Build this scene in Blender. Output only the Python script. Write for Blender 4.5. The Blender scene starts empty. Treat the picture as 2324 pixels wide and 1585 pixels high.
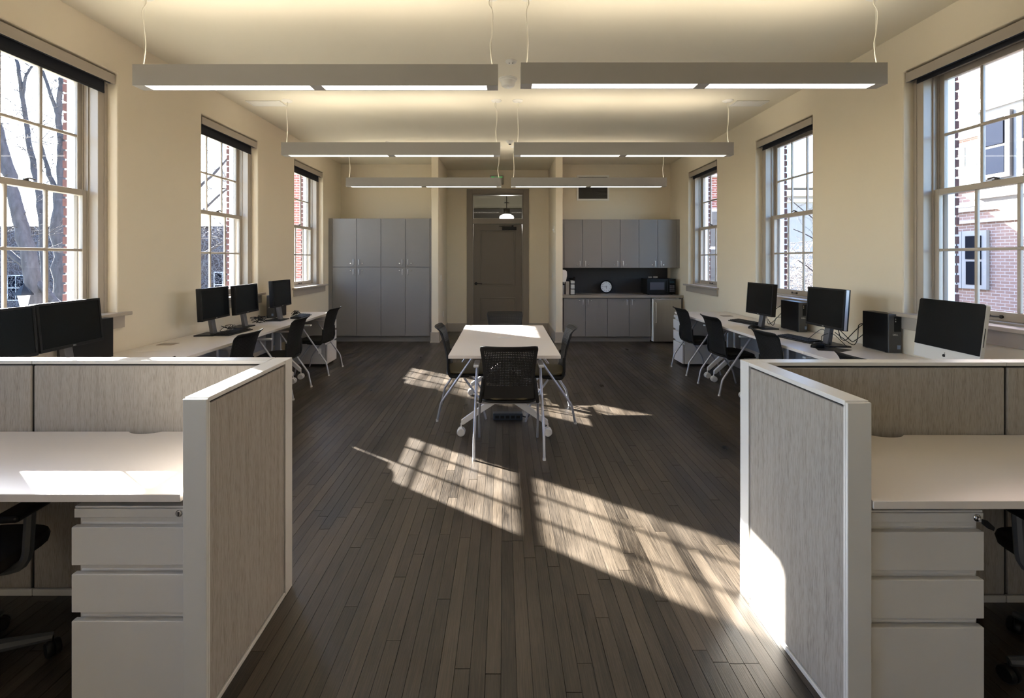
import bpy, bmesh, math, random
from mathutils import Vector, Matrix
random.seed(7)
R = math.radians
PI = math.pi
sc = bpy.context.scene
COL = sc.collection

# ---------------------------------------------------------------- camera
F, CX, CY, EYE = 1097.0, 1143.0, 588.5, 1.53
cam_d = bpy.data.cameras.new('camera')
cam = bpy.data.objects.new('camera', cam_d)
COL.objects.link(cam)
cam.location = (0, 0, EYE)
cam.rotation_euler = (PI / 2, 0, 0)
cam_d.sensor_width = 36
cam_d.lens = 36 * F / 2324
cam_d.shift_x = (1162 - CX) / 2324
cam_d.shift_y = -(792.5 - CY) / 2324
cam_d.clip_start = 0.05
cam_d.clip_end = 400
sc.camera = cam

# ---------------------------------------------------------------- sky, sun, exposure
SUN_DIR = Vector((0.797, -0.603, -0.460)).normalized()
w = bpy.data.worlds.new('sky')
sc.world = w
w.use_nodes = True
bg = w.node_tree.nodes['Background']
sky = w.node_tree.nodes.new('ShaderNodeTexSky')
sky.sky_type = 'NISHITA'
sky.sun_disc = False
sky.sun_elevation = R(24.6)
sky.sun_rotation = R(-52.9)
sky.air_density = 1.0
sky.dust_density = 1.0
sky.ozone_density = 3.0
tint = w.node_tree.nodes.new('ShaderNodeMix')
tint.data_type = 'RGBA'
tint.blend_type = 'MULTIPLY'
tint.inputs['Factor'].default_value = 1.0
tint.inputs['B'].default_value = (0.90, 0.97, 1.12, 1)
w.node_tree.links.new(sky.outputs[0], tint.inputs['A'])
w.node_tree.links.new(tint.outputs['Result'], bg.inputs[0])
bg.inputs[1].default_value = 1.35
sun_d = bpy.data.lights.new('sun', 'SUN')
sun_d.energy = 120
sun_d.angle = R(0.55)
sun_d.color = (1.0, 0.965, 0.92)
sun = bpy.data.objects.new('sun', sun_d)
COL.objects.link(sun)
sun.rotation_euler = SUN_DIR.to_track_quat('-Z', 'Y').to_euler()
sun.location = (-20, 20, 18)
LAMP_DOWN, LAMP_UP = 4.0, 13.0
sc.view_settings.view_transform = 'Standard'
sc.view_settings.look = 'None'
sc.view_settings.exposure = 0.22
sc.view_settings.gamma = 1.0
sc.view_settings.use_curve_mapping = False
try:
    sc.cycles.max_bounces = 10
    sc.cycles.diffuse_bounces = 6
    sc.cycles.glossy_bounces = 4
    sc.cycles.transparent_max_bounces = 24
    sc.cycles.sample_clamp_indirect = 6
    sc.cycles.use_denoising = True
except Exception:
    pass

# ---------------------------------------------------------------- materials
def mat(name, rgb, rough=0.5, metal=0.0, spec=0.5, noise=0.0, nscale=8.0, bump=0.0, bscale=60.0, emit=None, estr=0.0,
        stretch=(1, 1, 1), coat=0.0):
    m = bpy.data.materials.new(name)
    m.use_nodes = True
    nt = m.node_tree
    b = nt.nodes['Principled BSDF']
    b.inputs['Base Color'].default_value = (*rgb, 1)
    b.inputs['Roughness'].default_value = rough
    b.inputs['Metallic'].default_value = metal
    b.inputs['Specular IOR Level'].default_value = spec
    b.inputs['Coat Weight'].default_value = coat
    if emit:
        b.inputs['Emission Color'].default_value = (*emit, 1)
        b.inputs['Emission Strength'].default_value = estr
    tc = nt.nodes.new('ShaderNodeTexCoord')
    mp = nt.nodes.new('ShaderNodeMapping')
    mp.inputs['Scale'].default_value = stretch
    nt.links.new(tc.outputs['Object'], mp.inputs[0])
    if noise > 0:
        n = nt.nodes.new('ShaderNodeTexNoise')
        n.inputs['Scale'].default_value = nscale
        n.inputs['Detail'].default_value = 5
        nt.links.new(mp.outputs[0], n.inputs['Vector'])
        mx = nt.nodes.new('ShaderNodeMix')
        mx.data_type = 'RGBA'
        mx.inputs['A'].default_value = (*[c * (1 - noise) for c in rgb], 1)
        mx.inputs['B'].default_value = (*[min(1, c * (1 + noise)) for c in rgb], 1)
        nt.links.new(n.outputs['Fac'], mx.inputs['Factor'])
        nt.links.new(mx.outputs['Result'], b.inputs['Base Color'])
    if bump > 0:
        n2 = nt.nodes.new('ShaderNodeTexNoise')
        n2.inputs['Scale'].default_value = bscale
        n2.inputs['Detail'].default_value = 4
        nt.links.new(mp.outputs[0], n2.inputs['Vector'])
        bp = nt.nodes.new('ShaderNodeBump')
        bp.inputs['Strength'].default_value = bump
        bp.inputs['Distance'].default_value = 0.004
        nt.links.new(n2.outputs['Fac'], bp.inputs['Height'])
        nt.links.new(bp.outputs['Normal'], b.inputs['Normal'])
    return m

M = {}
M['wall'] = mat('cream_paint', (0.675, 0.60, 0.465), 0.75, noise=0.03, nscale=1.5, bump=0.12, bscale=180)
M['ceiling'] = mat('ceiling_paint', (0.72, 0.665, 0.54), 0.85, noise=0.02, nscale=1.2)
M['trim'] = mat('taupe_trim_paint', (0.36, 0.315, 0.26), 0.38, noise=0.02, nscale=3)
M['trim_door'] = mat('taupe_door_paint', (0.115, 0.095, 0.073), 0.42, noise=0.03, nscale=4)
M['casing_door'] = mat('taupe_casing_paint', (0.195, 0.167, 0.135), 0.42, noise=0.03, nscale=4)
M['white_ext'] = mat('exterior_white_paint', (0.80, 0.80, 0.80), 0.5)
M['cabinet'] = mat('grey_laminate', (0.18, 0.172, 0.168), 0.42, noise=0.03, nscale=5)
M['gap'] = mat('shadow_gap_black', (0.02, 0.018, 0.016), 0.8)
M['counter'] = mat('counter_laminate', (0.24, 0.215, 0.185), 0.35, noise=0.06, nscale=90)
M['splash'] = mat('charcoal_backsplash', (0.022, 0.022, 0.026), 0.45)
M['desk'] = mat('white_desk_laminate', (0.66, 0.61, 0.56), 0.30, noise=0.015, nscale=4)
M['desk_edge'] = mat('desk_edge_band', (0.52, 0.49, 0.45), 0.4)
M['frame_white'] = mat('warm_white_metal', (0.60, 0.59, 0.56), 0.32, noise=0.01)
M['file_grey'] = mat('painted_steel_grey', (0.60, 0.58, 0.545), 0.38, bump=0.05, bscale=400)
M['black'] = mat('black_plastic', (0.006, 0.006, 0.0065), 0.42, spec=0.25)
M['black_soft'] = mat('black_mesh_plastic', (0.008, 0.0075, 0.007), 0.55, spec=0.25)
M['screen'] = mat('dark_screen', (0.004, 0.005, 0.006), 0.25, spec=0.22)
M['olive'] = mat('olive_seat_fabric', (0.075, 0.058, 0.025), 0.6, noise=0.2, nscale=120, bump=0.3, bscale=300)
M['seat_black'] = mat('black_seat_fabric', (0.010, 0.009, 0.007), 0.85, noise=0.2, nscale=120, bump=0.3, bscale=300)
M['tube'] = mat('silver_grey_tube', (0.42, 0.43, 0.48), 0.33, metal=0.55)
M['castwhite'] = mat('pale_grey_plastic', (0.62, 0.61, 0.60), 0.4)
M['legs'] = mat('grey_table_leg', (0.34, 0.34, 0.35), 0.4, metal=0.2)
M['alu'] = mat('brushed_aluminium', (0.70, 0.70, 0.68), 0.3, metal=0.85)
M['chrome'] = mat('chrome', (0.75, 0.75, 0.75), 0.12, metal=1.0)
M['steel'] = mat('stainless_steel', (0.42, 0.39, 0.35), 0.34, metal=0.9, noise=0.08, nscale=30, stretch=(1, 1, 0.1))
M['fixture'] = mat('fixture_grey_paint', (0.30, 0.285, 0.265), 0.4)
M['diffuser'] = mat('lit_diffuser', (0.9, 0.9, 0.85), 0.5, emit=(1.0, 0.94, 0.82), estr=LAMP_DOWN)
M['uplight'] = mat('lit_uplight_lens', (0.9, 0.9, 0.85), 0.5, emit=(1.0, 0.90, 0.74), estr=LAMP_UP)
M['cord'] = mat('white_cord', (0.72, 0.68, 0.58), 0.5)
M['white_pl'] = mat('white_plastic', (0.75, 0.73, 0.68), 0.4)
M['shade'] = mat('black_shade_fabric', (0.012, 0.014, 0.020), 0.9)
M['grille'] = mat('dark_grille', (0.045, 0.04, 0.034), 0.6)
M['green'] = mat('green_sign_letter', (0.02, 0.35, 0.06), 0.5, emit=(0.03, 0.6, 0.12), estr=0.55)
M['signplate'] = mat('sign_plate', (0.34, 0.31, 0.25), 0.5)
M['lampglass'] = mat('lit_globe', (0.95, 0.95, 0.9), 0.4, emit=(1.0, 0.97, 0.9), estr=5.0)
M['paper'] = mat('white_paper', (0.72, 0.72, 0.74), 0.8)
M['dark_metal'] = mat('dark_bronze', (0.03, 0.024, 0.02), 0.35, metal=0.5)
M['hall_wall'] = mat('hall_wall_paint', (0.26, 0.24, 0.19), 0.7)
M['hall_dark'] = mat('hall_dark_wood', (0.045, 0.038, 0.03), 0.6)
M['brick1'] = mat('red_brick', (0.075, 0.028, 0.024), 0.85, noise=0.35, nscale=20, bump=0.5, bscale=60)
M['mortar'] = mat('pale_mortar', (0.62, 0.60, 0.57), 0.9, noise=0.1, nscale=30)
M['bark'] = mat('grey_bark', (0.032, 0.031, 0.037), 0.9, noise=0.95, nscale=15, bump=1.0, bscale=22, stretch=(1, 1, 0.25))
M['twig'] = mat('grey_twigs', (0.028, 0.026, 0.029), 0.9)
M['twig_dark'] = mat('dark_ivy_stems', (0.10, 0.105, 0.125), 0.8)
M['twig_pale'] = mat('pale_dry_stems', (0.15, 0.135, 0.13), 0.9)
M['creeper'] = mat('creeper_stem', (0.14, 0.14, 0.155), 0.9)
M['dark_arm'] = mat('dark_grey_nylon', (0.06, 0.062, 0.065), 0.45)
M['leaf'] = mat('evergreen_leaf', (0.04, 0.055, 0.035), 0.6, noise=0.4, nscale=3)
M['ground'] = mat('winter_lawn', (0.17, 0.16, 0.11), 0.95, noise=0.3, nscale=0.8)
M['roof_slate'] = mat('dark_slate', (0.06, 0.075, 0.10), 0.6)
M['glass_dark'] = mat('far_window_glass', (0.004, 0.006, 0.012), 0.6, spec=0.02)
M['glass_pale'] = mat('far_pale_blind', (0.14, 0.145, 0.14), 0.6, spec=0.1)
M['win_frame_dark'] = mat('mauve_window_frame', (0.03, 0.026, 0.03), 0.5)
M['stone'] = mat('painted_stone', (0.30, 0.295, 0.285), 0.8, spec=0.2)
M['red_dark'] = mat('copper_pad', (0.30, 0.24, 0.20), 0.5)
M['clockface'] = mat('clock_face', (0.80, 0.80, 0.78), 0.5)
M['flame'] = mat('lantern_glass', (0.4, 0.41, 0.43), 0.3)

# clear window glass: lets light straight through and mirrors by its facing angle
def glass_mat():
    m = bpy.data.materials.new('window_glass')
    m.use_nodes = True
    nt = m.node_tree
    nt.nodes.clear()
    out = nt.nodes.new('ShaderNodeOutputMaterial')
    tr = nt.nodes.new('ShaderNodeBsdfTransparent')
    tr.inputs[0].default_value = (0.97, 0.98, 0.98, 1)
    gl = nt.nodes.new('ShaderNodeBsdfGlossy')
    gl.inputs['Roughness'].default_value = 0.01
    lw = nt.nodes.new('ShaderNodeLayerWeight')
    lw.inputs['Blend'].default_value = 0.5
    pw = nt.nodes.new('ShaderNodeMath'); pw.operation = 'POWER'; pw.inputs[1].default_value = 5.0
    nt.links.new(lw.outputs['Facing'], pw.inputs[0])
    fr = nt.nodes.new('ShaderNodeMath'); fr.operation = 'MULTIPLY_ADD'; fr.inputs[1].default_value = 0.75; fr.inputs[2].default_value = 0.035
    nt.links.new(pw.outputs[0], fr.inputs[0])
    mx = nt.nodes.new('ShaderNodeMixShader')
    nt.links.new(fr.outputs[0], mx.inputs[0])
    nt.links.new(tr.outputs[0], mx.inputs[1])
    nt.links.new(gl.outputs[0], mx.inputs[2])
    nt.links.new(mx.outputs[0], out.inputs[0])
    return m
M['glass'] = glass_mat()

def fabric_mat():
    m = mat('striped_panel_fabric', (0.4, 0.36, 0.31), 0.95, spec=0.15)
    nt = m.node_tree
    b = nt.nodes['Principled BSDF']
    tc = nt.nodes.new('ShaderNodeTexCoord')
    mp = nt.nodes.new('ShaderNodeMapping')
    mp.inputs['Scale'].default_value = (800, 800, 26)
    nt.links.new(tc.outputs['Object'], mp.inputs[0])
    n = nt.nodes.new('ShaderNodeTexNoise')
    n.inputs['Scale'].default_value = 1.0
    n.inputs['Detail'].default_value = 3
    nt.links.new(mp.outputs[0], n.inputs['Vector'])
    mp2 = nt.nodes.new('ShaderNodeMapping')
    mp2.inputs['Scale'].default_value = (60, 60, 2.5)
    nt.links.new(tc.outputs['Object'], mp2.inputs[0])
    n2 = nt.nodes.new('ShaderNodeTexNoise')
    n2.inputs['Scale'].default_value = 1.0
    nt.links.new(mp2.outputs[0], n2.inputs['Vector'])
    add = nt.nodes.new('ShaderNodeMath')
    add.operation = 'MULTIPLY_ADD'
    add.inputs[1].default_value = 0.35
    nt.links.new(n2.outputs['Fac'], add.inputs[0])
    nt.links.new(n.outputs['Fac'], add.inputs[2])
    cr = nt.nodes.new('ShaderNodeValToRGB')
    cr.color_ramp.elements[0].position = 0.45
    cr.color_ramp.elements[0].color = (0.185, 0.165, 0.145, 1)
    cr.color_ramp.elements[1].position = 0.72
    cr.color_ramp.elements[1].color = (0.335, 0.305, 0.27, 1)
    nt.links.new(add.outputs[0], cr.inputs[0])
    nt.links.new(cr.outputs[0], b.inputs['Base Color'])
    bp = nt.nodes.new('ShaderNodeBump')
    bp.inputs['Strength'].default_value = 0.25
    bp.inputs['Distance'].default_value = 0.001
    nt.links.new(n.outputs['Fac'], bp.inputs['Height'])
    nt.links.new(bp.outputs['Normal'], b.inputs['Normal'])
    return m
M['fabric'] = fabric_mat()

def plank_mat():
    m = mat('dark_worn_floorboard', (0.08, 0.055, 0.035), 0.4)
    nt = m.node_tree
    b = nt.nodes['Principled BSDF']
    geo = nt.nodes.new('ShaderNodeNewGeometry')
    at = nt.nodes.new('ShaderNodeAttribute')
    at.attribute_name = 'tone'
    sep = nt.nodes.new('ShaderNodeSeparateColor')
    nt.links.new(at.outputs['Color'], sep.inputs[0])
    # each board gets its own piece of the grain pattern
    off = nt.nodes.new('ShaderNodeVectorMath')
    off.operation = 'SCALE'
    nt.links.new(at.outputs['Color'], off.inputs[0])
    off.inputs['Scale'].default_value = 40
    addv = nt.nodes.new('ShaderNodeVectorMath')
    addv.operation = 'ADD'
    nt.links.new(geo.outputs['Position'], addv.inputs[0])
    nt.links.new(off.outputs[0], addv.inputs[1])
    mp = nt.nodes.new('ShaderNodeMapping')
    mp.inputs['Scale'].default_value = (190, 5, 1)
    nt.links.new(addv.outputs[0], mp.inputs[0])
    g = nt.nodes.new('ShaderNodeTexNoise')
    g.inputs['Scale'].default_value = 1.3
    g.inputs['Detail'].default_value = 6
    g.inputs['Roughness'].default_value = 0.65
    nt.links.new(mp.outputs[0], g.inputs['Vector'])
    mpb = nt.nodes.new('ShaderNodeMapping')
    mpb.inputs['Scale'].default_value = (2.2, 0.9, 1)
    nt.links.new(geo.outputs['Position'], mpb.inputs[0])
    wear = nt.nodes.new('ShaderNodeTexNoise')
    wear.inputs['Scale'].default_value = 1.6
    wear.inputs['Detail'].default_value = 6
    nt.links.new(mpb.outputs[0], wear.inputs['Vector'])
    cr = nt.nodes.new('ShaderNodeValToRGB')
    cr.color_ramp.elements[0].position = 0.35
    cr.color_ramp.elements[0].color = (0.0065, 0.0046, 0.0031, 1)
    cr.color_ramp.elements[1].position = 0.70
    cr.color_ramp.elements[1].color = (0.074, 0.057, 0.041, 1)
    # grain*0.55 + tone*0.45 + wear
    m1 = nt.nodes.new('ShaderNodeMath'); m1.operation = 'MULTIPLY'; m1.inputs[1].default_value = 0.66
    nt.links.new(g.outputs['Fac'], m1.inputs[0])
    m2 = nt.nodes.new('ShaderNodeMath'); m2.operation = 'MULTIPLY_ADD'; m2.inputs[1].default_value = 0.17
    nt.links.new(sep.outputs[0], m2.inputs[0]); nt.links.new(m1.outputs[0], m2.inputs[2])
    m3 = nt.nodes.new('ShaderNodeMath'); m3.operation = 'MULTIPLY_ADD'; m3.inputs[1].default_value = 0.42
    nt.links.new(wear.outputs['Fac'], m3.inputs[0]); nt.links.new(m2.outputs[0], m3.inputs[2])
    m4 = nt.nodes.new('ShaderNodeMath'); m4.operation = 'SUBTRACT'; m4.inputs[1].default_value = 0.12
    nt.links.new(m3.outputs[0], m4.inputs[0])
    nt.links.new(m4.outputs[0], cr.inputs[0])
    nt.links.new(cr.outputs[0], b.inputs['Base Color'])
    mr = nt.nodes.new('ShaderNodeMapRange')
    mr.inputs['From Min'].default_value = 0.3
    mr.inputs['From Max'].default_value = 0.7
    mr.inputs['To Min'].default_value = 0.27
    mr.inputs['To Max'].default_value = 0.46
    nt.links.new(wear.outputs['Fac'], mr.inputs[0])
    nt.links.new(mr.outputs[0], b.inputs['Roughness'])
    bp = nt.nodes.new('ShaderNodeBump')
    bp.inputs['Strength'].default_value = 0.55
    bp.inputs['Distance'].default_value = 0.0012
    nt.links.new(g.outputs['Fac'], bp.inputs['Height'])
    nt.links.new(bp.outputs['Normal'], b.inputs['Normal'])
    return m
M['plank'] = plank_mat()

def brick_wall_mat(name, c1, c2, mortar):
    m = mat(name, c1, 0.85)
    nt = m.node_tree
    b = nt.nodes['Principled BSDF']
    tc = nt.nodes.new('ShaderNodeTexCoord')
    sp = nt.nodes.new('ShaderNodeSeparateXYZ')
    nt.links.new(tc.outputs['Object'], sp.inputs[0])
    ad = nt.nodes.new('ShaderNodeMath'); ad.operation = 'ADD'
    nt.links.new(sp.outputs[0], ad.inputs[0]); nt.links.new(sp.outputs[1], ad.inputs[1])
    cb = nt.nodes.new('ShaderNodeCombineXYZ')
    nt.links.new(ad.outputs[0], cb.inputs[0]); nt.links.new(sp.outputs[2], cb.inputs[1])
    br = nt.nodes.new('ShaderNodeTexBrick')
    br.inputs['Scale'].default_value = 1.0
    br.inputs['Brick Width'].default_value = 0.215
    br.inputs['Row Height'].default_value = 0.077
    br.inputs['Mortar Size'].default_value = 0.008
    br.inputs['Color1'].default_value = (*c1, 1)
    br.inputs['Color2'].default_value = (*c2, 1)
    br.inputs['Mortar'].default_value = (*mortar, 1)
    nt.links.new(cb.outputs[0], br.inputs['Vector'])
    nt.links.new(br.outputs['Color'], b.inputs['Base Color'])
    bp = nt.nodes.new('ShaderNodeBump')
    bp.inputs['Strength'].default_value = 0.6
    bp.inputs['Distance'].default_value = 0.006
    bp.invert = True
    nt.links.new(br.outputs['Fac'], bp.inputs['Height'])
    nt.links.new(bp.outputs['Normal'], b.inputs['Normal'])
    return m
M['brickwall'] = brick_wall_mat('far_red_brickwork', (0.26, 0.085, 0.06), (0.19, 0.06, 0.045), (0.55, 0.52, 0.5))
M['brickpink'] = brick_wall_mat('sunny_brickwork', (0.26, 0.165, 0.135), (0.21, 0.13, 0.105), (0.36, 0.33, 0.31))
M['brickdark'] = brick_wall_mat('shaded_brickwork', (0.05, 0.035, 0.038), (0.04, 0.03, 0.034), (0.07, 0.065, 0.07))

# ---------------------------------------------------------------- mesh builder
class MB:
    def __init__(self):
        self.v = []; self.f = []; self.sm = []
    def add(self, vs, fs, smooth=False):
        o = len(self.v)
        self.v += [tuple(p) for p in vs]
        self.f += [tuple(i + o for i in f) for f in fs]
        self.sm += [smooth] * len(fs)
        return self
    def box(self, x0, x1, y0, y1, z0, z1):
        if x0 > x1: x0, x1 = x1, x0
        if y0 > y1: y0, y1 = y1, y0
        if z0 > z1: z0, z1 = z1, z0
        return self.add([(x0, y0, z0), (x1, y0, z0), (x1, y1, z0), (x0, y1, z0), (x0, y0, z1), (x1, y0, z1), (x1, y1, z1), (x0, y1, z1)],
                        [(0, 3, 2, 1), (4, 5, 6, 7), (0, 1, 5, 4), (1, 2, 6, 5), (2, 3, 7, 6), (3, 0, 4, 7)])
    def tube(self, pts, r, seg=8, close=False, rs=None):
        pts = [Vector(p) for p in pts]
        n = len(pts)
        rings = []
        up = None
        for i in range(n):
            t = (pts[min(i + 1, n - 1)] - pts[max(i - 1, 0)])
            if t.length < 1e-9: t = Vector((0, 0, 1))
            t.normalize()
            if up is None:
                up = Vector((0, 0, 1)) if abs(t.z) < 0.9 else Vector((1, 0, 0))
            a = up - t * up.dot(t)
            if a.length < 1e-6:
                a = Vector((1, 0, 0)) - t * t.x
            a.normalize(); up = a
            bvec = t.cross(a)
            rr = rs[i] if rs else r
            rings.append([pts[i] + (a * math.cos(2 * PI * k / seg) + bvec * math.sin(2 * PI * k / seg)) * rr for k in range(seg)])
        vs = [p for ring in rings for p in ring]
        fs = []
        for i in range(n - 1):
            for k in range(seg):
                k2 = (k + 1) % seg
                fs.append((i * seg + k, i * seg + k2, (i + 1) * seg + k2, (i + 1) * seg + k))
        self.add(vs, fs, True)
        self.add(rings[0], [tuple(reversed(range(seg)))])
        self.add(rings[-1], [tuple(range(seg))])
        return self
    def cyl(self, p0, p1, r, seg=16, r2=None):
        return self.tube([p0, p1], r, seg, rs=[r, r if r2 is None else r2])
    def lathe(self, prof, c=(0, 0, 0), axis='z', seg=20):
        vs = []; fs = []
        for (r, h) in prof:
            for k in range(seg):
                a = 2 * PI * k / seg
                p = (r * math.cos(a), r * math.sin(a), h)
                if axis == 'x': p = (h, p[0], p[1])
                if axis == 'y': p = (p[0], h, p[1])
                vs.append((p[0] + c[0], p[1] + c[1], p[2] + c[2]))
        for i in range(len(prof) - 1):
            for k in range(seg):
                k2 = (k + 1) % seg
                fs.append((i * seg + k, i * seg + k2, (i + 1) * seg + k2, (i + 1) * seg + k))
        return self.add(vs, fs, True)
    def prism(self, poly, a0, a1, axis='z'):
        n = len(poly)
        def P(p, h):
            return {'z': (p[0], p[1], h), 'y': (p[0], h, p[1]), 'x': (h, p[0], p[1])}[axis]
        vs = [P(p, a0) for p in poly] + [P(p, a1) for p in poly]
        fs = [tuple(reversed(range(n))), tuple(range(n, 2 * n))]
        for i in range(n):
            j = (i + 1) % n
            fs.append((i, j, n + j, n + i))
        return self.add(vs, fs)
    def mesh(self, name, fix=True):
        me = bpy.data.meshes.new(name)
        me.from_pydata(self.v, [], self.f)
        me.polygons.foreach_set('use_smooth', self.sm)
        if fix:
            bm = bmesh.new(); bm.from_mesh(me)
            bmesh.ops.recalc_face_normals(bm, faces=bm.faces)
            if any(self.sm):
                for e in bm.edges:
                    if len(e.link_faces) == 2 and e.calc_face_angle(0) > 0.75:
                        e.smooth = False
            bm.to_mesh(me); bm.free()
        me.update()
        return me

def link(o, parent=None):
    COL.objects.link(o)
    if parent is not None:
        o.parent = parent
    return o

def obj(name, mb, m, parent=None, bevel=0.0, seg=2, loc=None, ang=35):
    me = mb if isinstance(mb, bpy.types.Mesh) else mb.mesh(name)
    if m is not None and not me.materials:
        me.materials.append(M[m] if isinstance(m, str) else m)
    o = bpy.data.objects.new(name, me)
    link(o, parent)
    if loc: o.location = loc
    if bevel > 0:
        b = o.modifiers.new('bevel', 'BEVEL')
        b.width = bevel; b.segments = seg; b.limit_method = 'ANGLE'; b.angle_limit = R(ang)
        b.harden_normals = False
    return o

def tag(o, label, cat, group=None, kind=None):
    o['label'] = label; o['category'] = cat
    if group: o['group'] = group
    if kind: o['kind'] = kind
    return o

def thing(name, label, cat, loc=(0, 0, 0), rz=0.0, group=None):
    o = bpy.data.objects.new(name, None)
    o.empty_display_size = 0.1
    COL.objects.link(o)
    o.location = loc; o.rotation_euler = (0, 0, rz)
    return tag(o, label, cat, group)

def struct(name, mb=None, m=None, bevel=0.0, label=None):
    if mb is None:
        o = bpy.data.objects.new(name, None); COL.objects.link(o)
    else:
        o = obj(name, mb, m, None, bevel)
    o['kind'] = 'structure'
    if label: o['label'] = label
    return o

KIDS = {}
def dup(root, loc, rz, label, group=None):
    r = root.copy(); COL.objects.link(r)
    r.location = loc; r.rotation_euler = (0, 0, rz); r['label'] = label
    if group: r['group'] = group
    def rec(src, dst):
        for ch in list(src.children):
            c = ch.copy(); COL.objects.link(c); c.parent = dst
            rec(ch, c)
    rec(root, r)
    return r

def text_mesh(body, size, depth=0.001, align='CENTER'):
    cu = bpy.data.curves.new('lettering', 'FONT')
    cu.body = body; cu.size = size; cu.extrude = depth
    cu.align_x = align; cu.align_y = 'CENTER'
    cu.resolution_u = 2
    to = bpy.data.objects.new('lettering', cu); COL.objects.link(to)
    dg = bpy.context.evaluated_depsgraph_get(); dg.update()
    me = bpy.data.meshes.new_from_object(to.evaluated_get(dg))
    bpy.data.objects.remove(to); bpy.data.curves.remove(cu)
    return me

# ================================================================ ROOM SHELL
XL, XR, ZC, YB, YN, YV = -3.23, 3.31, 3.415, 9.60, -4.4, 10.22
OPEN_Z0, OPEN_Z1 = 1.062, 3.08
WIN_L = [(-4.0, -2.85), (-1.77, -0.59), (0.54, 1.72), (2.86, 4.04), (5.17, 6.355), (7.465, 8.65)]  # openings behind the camera are unseen, added to light the left foreground desk
WIN_R = [(2.83, 4.00), (5.185, 6.353), (7.51, 8.665)]

def wall_with_openings(x_in, x_out, y0, y1, z0, z1, opens, oz0, oz1, inset=0.0):
    ys = [y0]; 
    for a, b in opens: ys += [a + inset, b - inset]
    ys.append(y1)
    zs = [z0, oz0, oz1, z1]
    mb = MB()
    idx = {}
    def V(x, y, z):
        k = (round(x, 5), round(y, 5), round(z, 5))
        if k not in idx:
            idx[k] = len(mb.v); mb.v.append((x, y, z))
        return idx[k]
    def Q(*p):
        mb.f.append(tuple(V(*q) for q in p)); mb.sm.append(False)
    for i in range(len(ys) - 1):
        for j in range(3):
            hole = (j == 1 and i % 2 == 1)
            a, b, c, d = ys[i], ys[i + 1], zs[j], zs[j + 1]
            if not hole:
                for x in (x_in, x_out):
                    Q((x, a, c), (x, b, c), (x, b, d), (x, a, d))
            else:
                Q((x_in, a, c), (x_out, a, c), (x_out, b, c), (x_in, b, c))
                Q((x_in, a, d), (x_out, a, d), (x_out, b, d), (x_in, b, d))
                Q((x_in, a, c), (x_out, a, c), (x_out, a, d), (x_in, a, d))
                Q((x_in, b, c), (x_out, b, c), (x_out, b, d), (x_in, b, d))
    for i in range(len(ys) - 1):
        Q((x_in, ys[i], z0), (x_out, ys[i], z0), (x_out, ys[i + 1], z0), (x_in, ys[i + 1], z0))
        Q((x_in, ys[i], z1), (x_out, ys[i], z1), (x_out, ys[i + 1], z1), (x_in, ys[i + 1], z1))
    for y in (y0, y1):
        for j in range(3):
            Q((x_in, y, zs[j]), (x_out, y, zs[j]), (x_out, y, zs[j + 1]), (x_in, y, zs[j + 1]))
    return mb

DW = 0.25      # depth of the plastered wall; brick skin outside it
DO = 0.345
struct('wall_left', wall_with_openings(XL, XL - DW, YN, YV + 4, -0.0, ZC + 0.2, WIN_L, OPEN_Z0, OPEN_Z1), 'wall', bevel=0.012)
struct('wall_right', wall_with_openings(XR, XR + DW, YN, YV + 4, -0.0, ZC + 0.2, WIN_R, OPEN_Z0, OPEN_Z1), 'wall', bevel=0.012)
INS = 0.105
wle = struct('wall_left_exterior', wall_with_openings(XL - DW - 0.001, XL - DO, YN, YV + 4, -4, ZC + 0.6, WIN_L, OPEN_Z0 - 0.06, OPEN_Z1 - 0.03, INS - 0.01), 'mortar')
wre = struct('wall_right_exterior', wall_with_openings(XR + DW + 0.001, XR + DO, YN, YV + 4, -4, ZC + 0.6, WIN_R, OPEN_Z0 - 0.06, OPEN_Z1 - 0.03, INS - 0.01), 'mortar')
# single bricks down the far jamb of every window, headers and stretchers alternating
bm_a = MB().box(-0.020, 0.022, -0.012, 0.012, 0, 0.060).mesh('brick')
bm_b = MB().box(-0.020, 0.026, -0.015, 0.012, 0, 0.060).mesh('brick')
for me in (bm_a, bm_b): me.materials.append(M['brick1'])
for wroot, xs, wins, s in ((wle, XL, WIN_L, -1), (wre, XR, WIN_R, 1)):
    for wi, (a, b) in enumerate(wins):
        if a < 1: continue
        for k in range(26):
            br = obj('brick', bm_a if k % 2 else bm_b, None, wroot)
            br.location = (xs + s * (DO - 0.020), b - INS + 0.004, OPEN_Z0 - 0.03 + k * 0.0775)
            if s < 0 and k % 2 == 0: pass
            br.scale = (s, 1, 1)

c_holes = MB().box(XL - DW, XR + DW, YN - 0.2, YV + 4, ZC, ZC + 0.2)
struct('ceiling', c_holes, 'ceiling')
struct('wall_back', MB().box(XL - DW, XR + DW, YN - 0.2, YN, 0, ZC), 'casing_door')  # unseen rear wall, its darker taupe picked to cut bounced light
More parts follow.
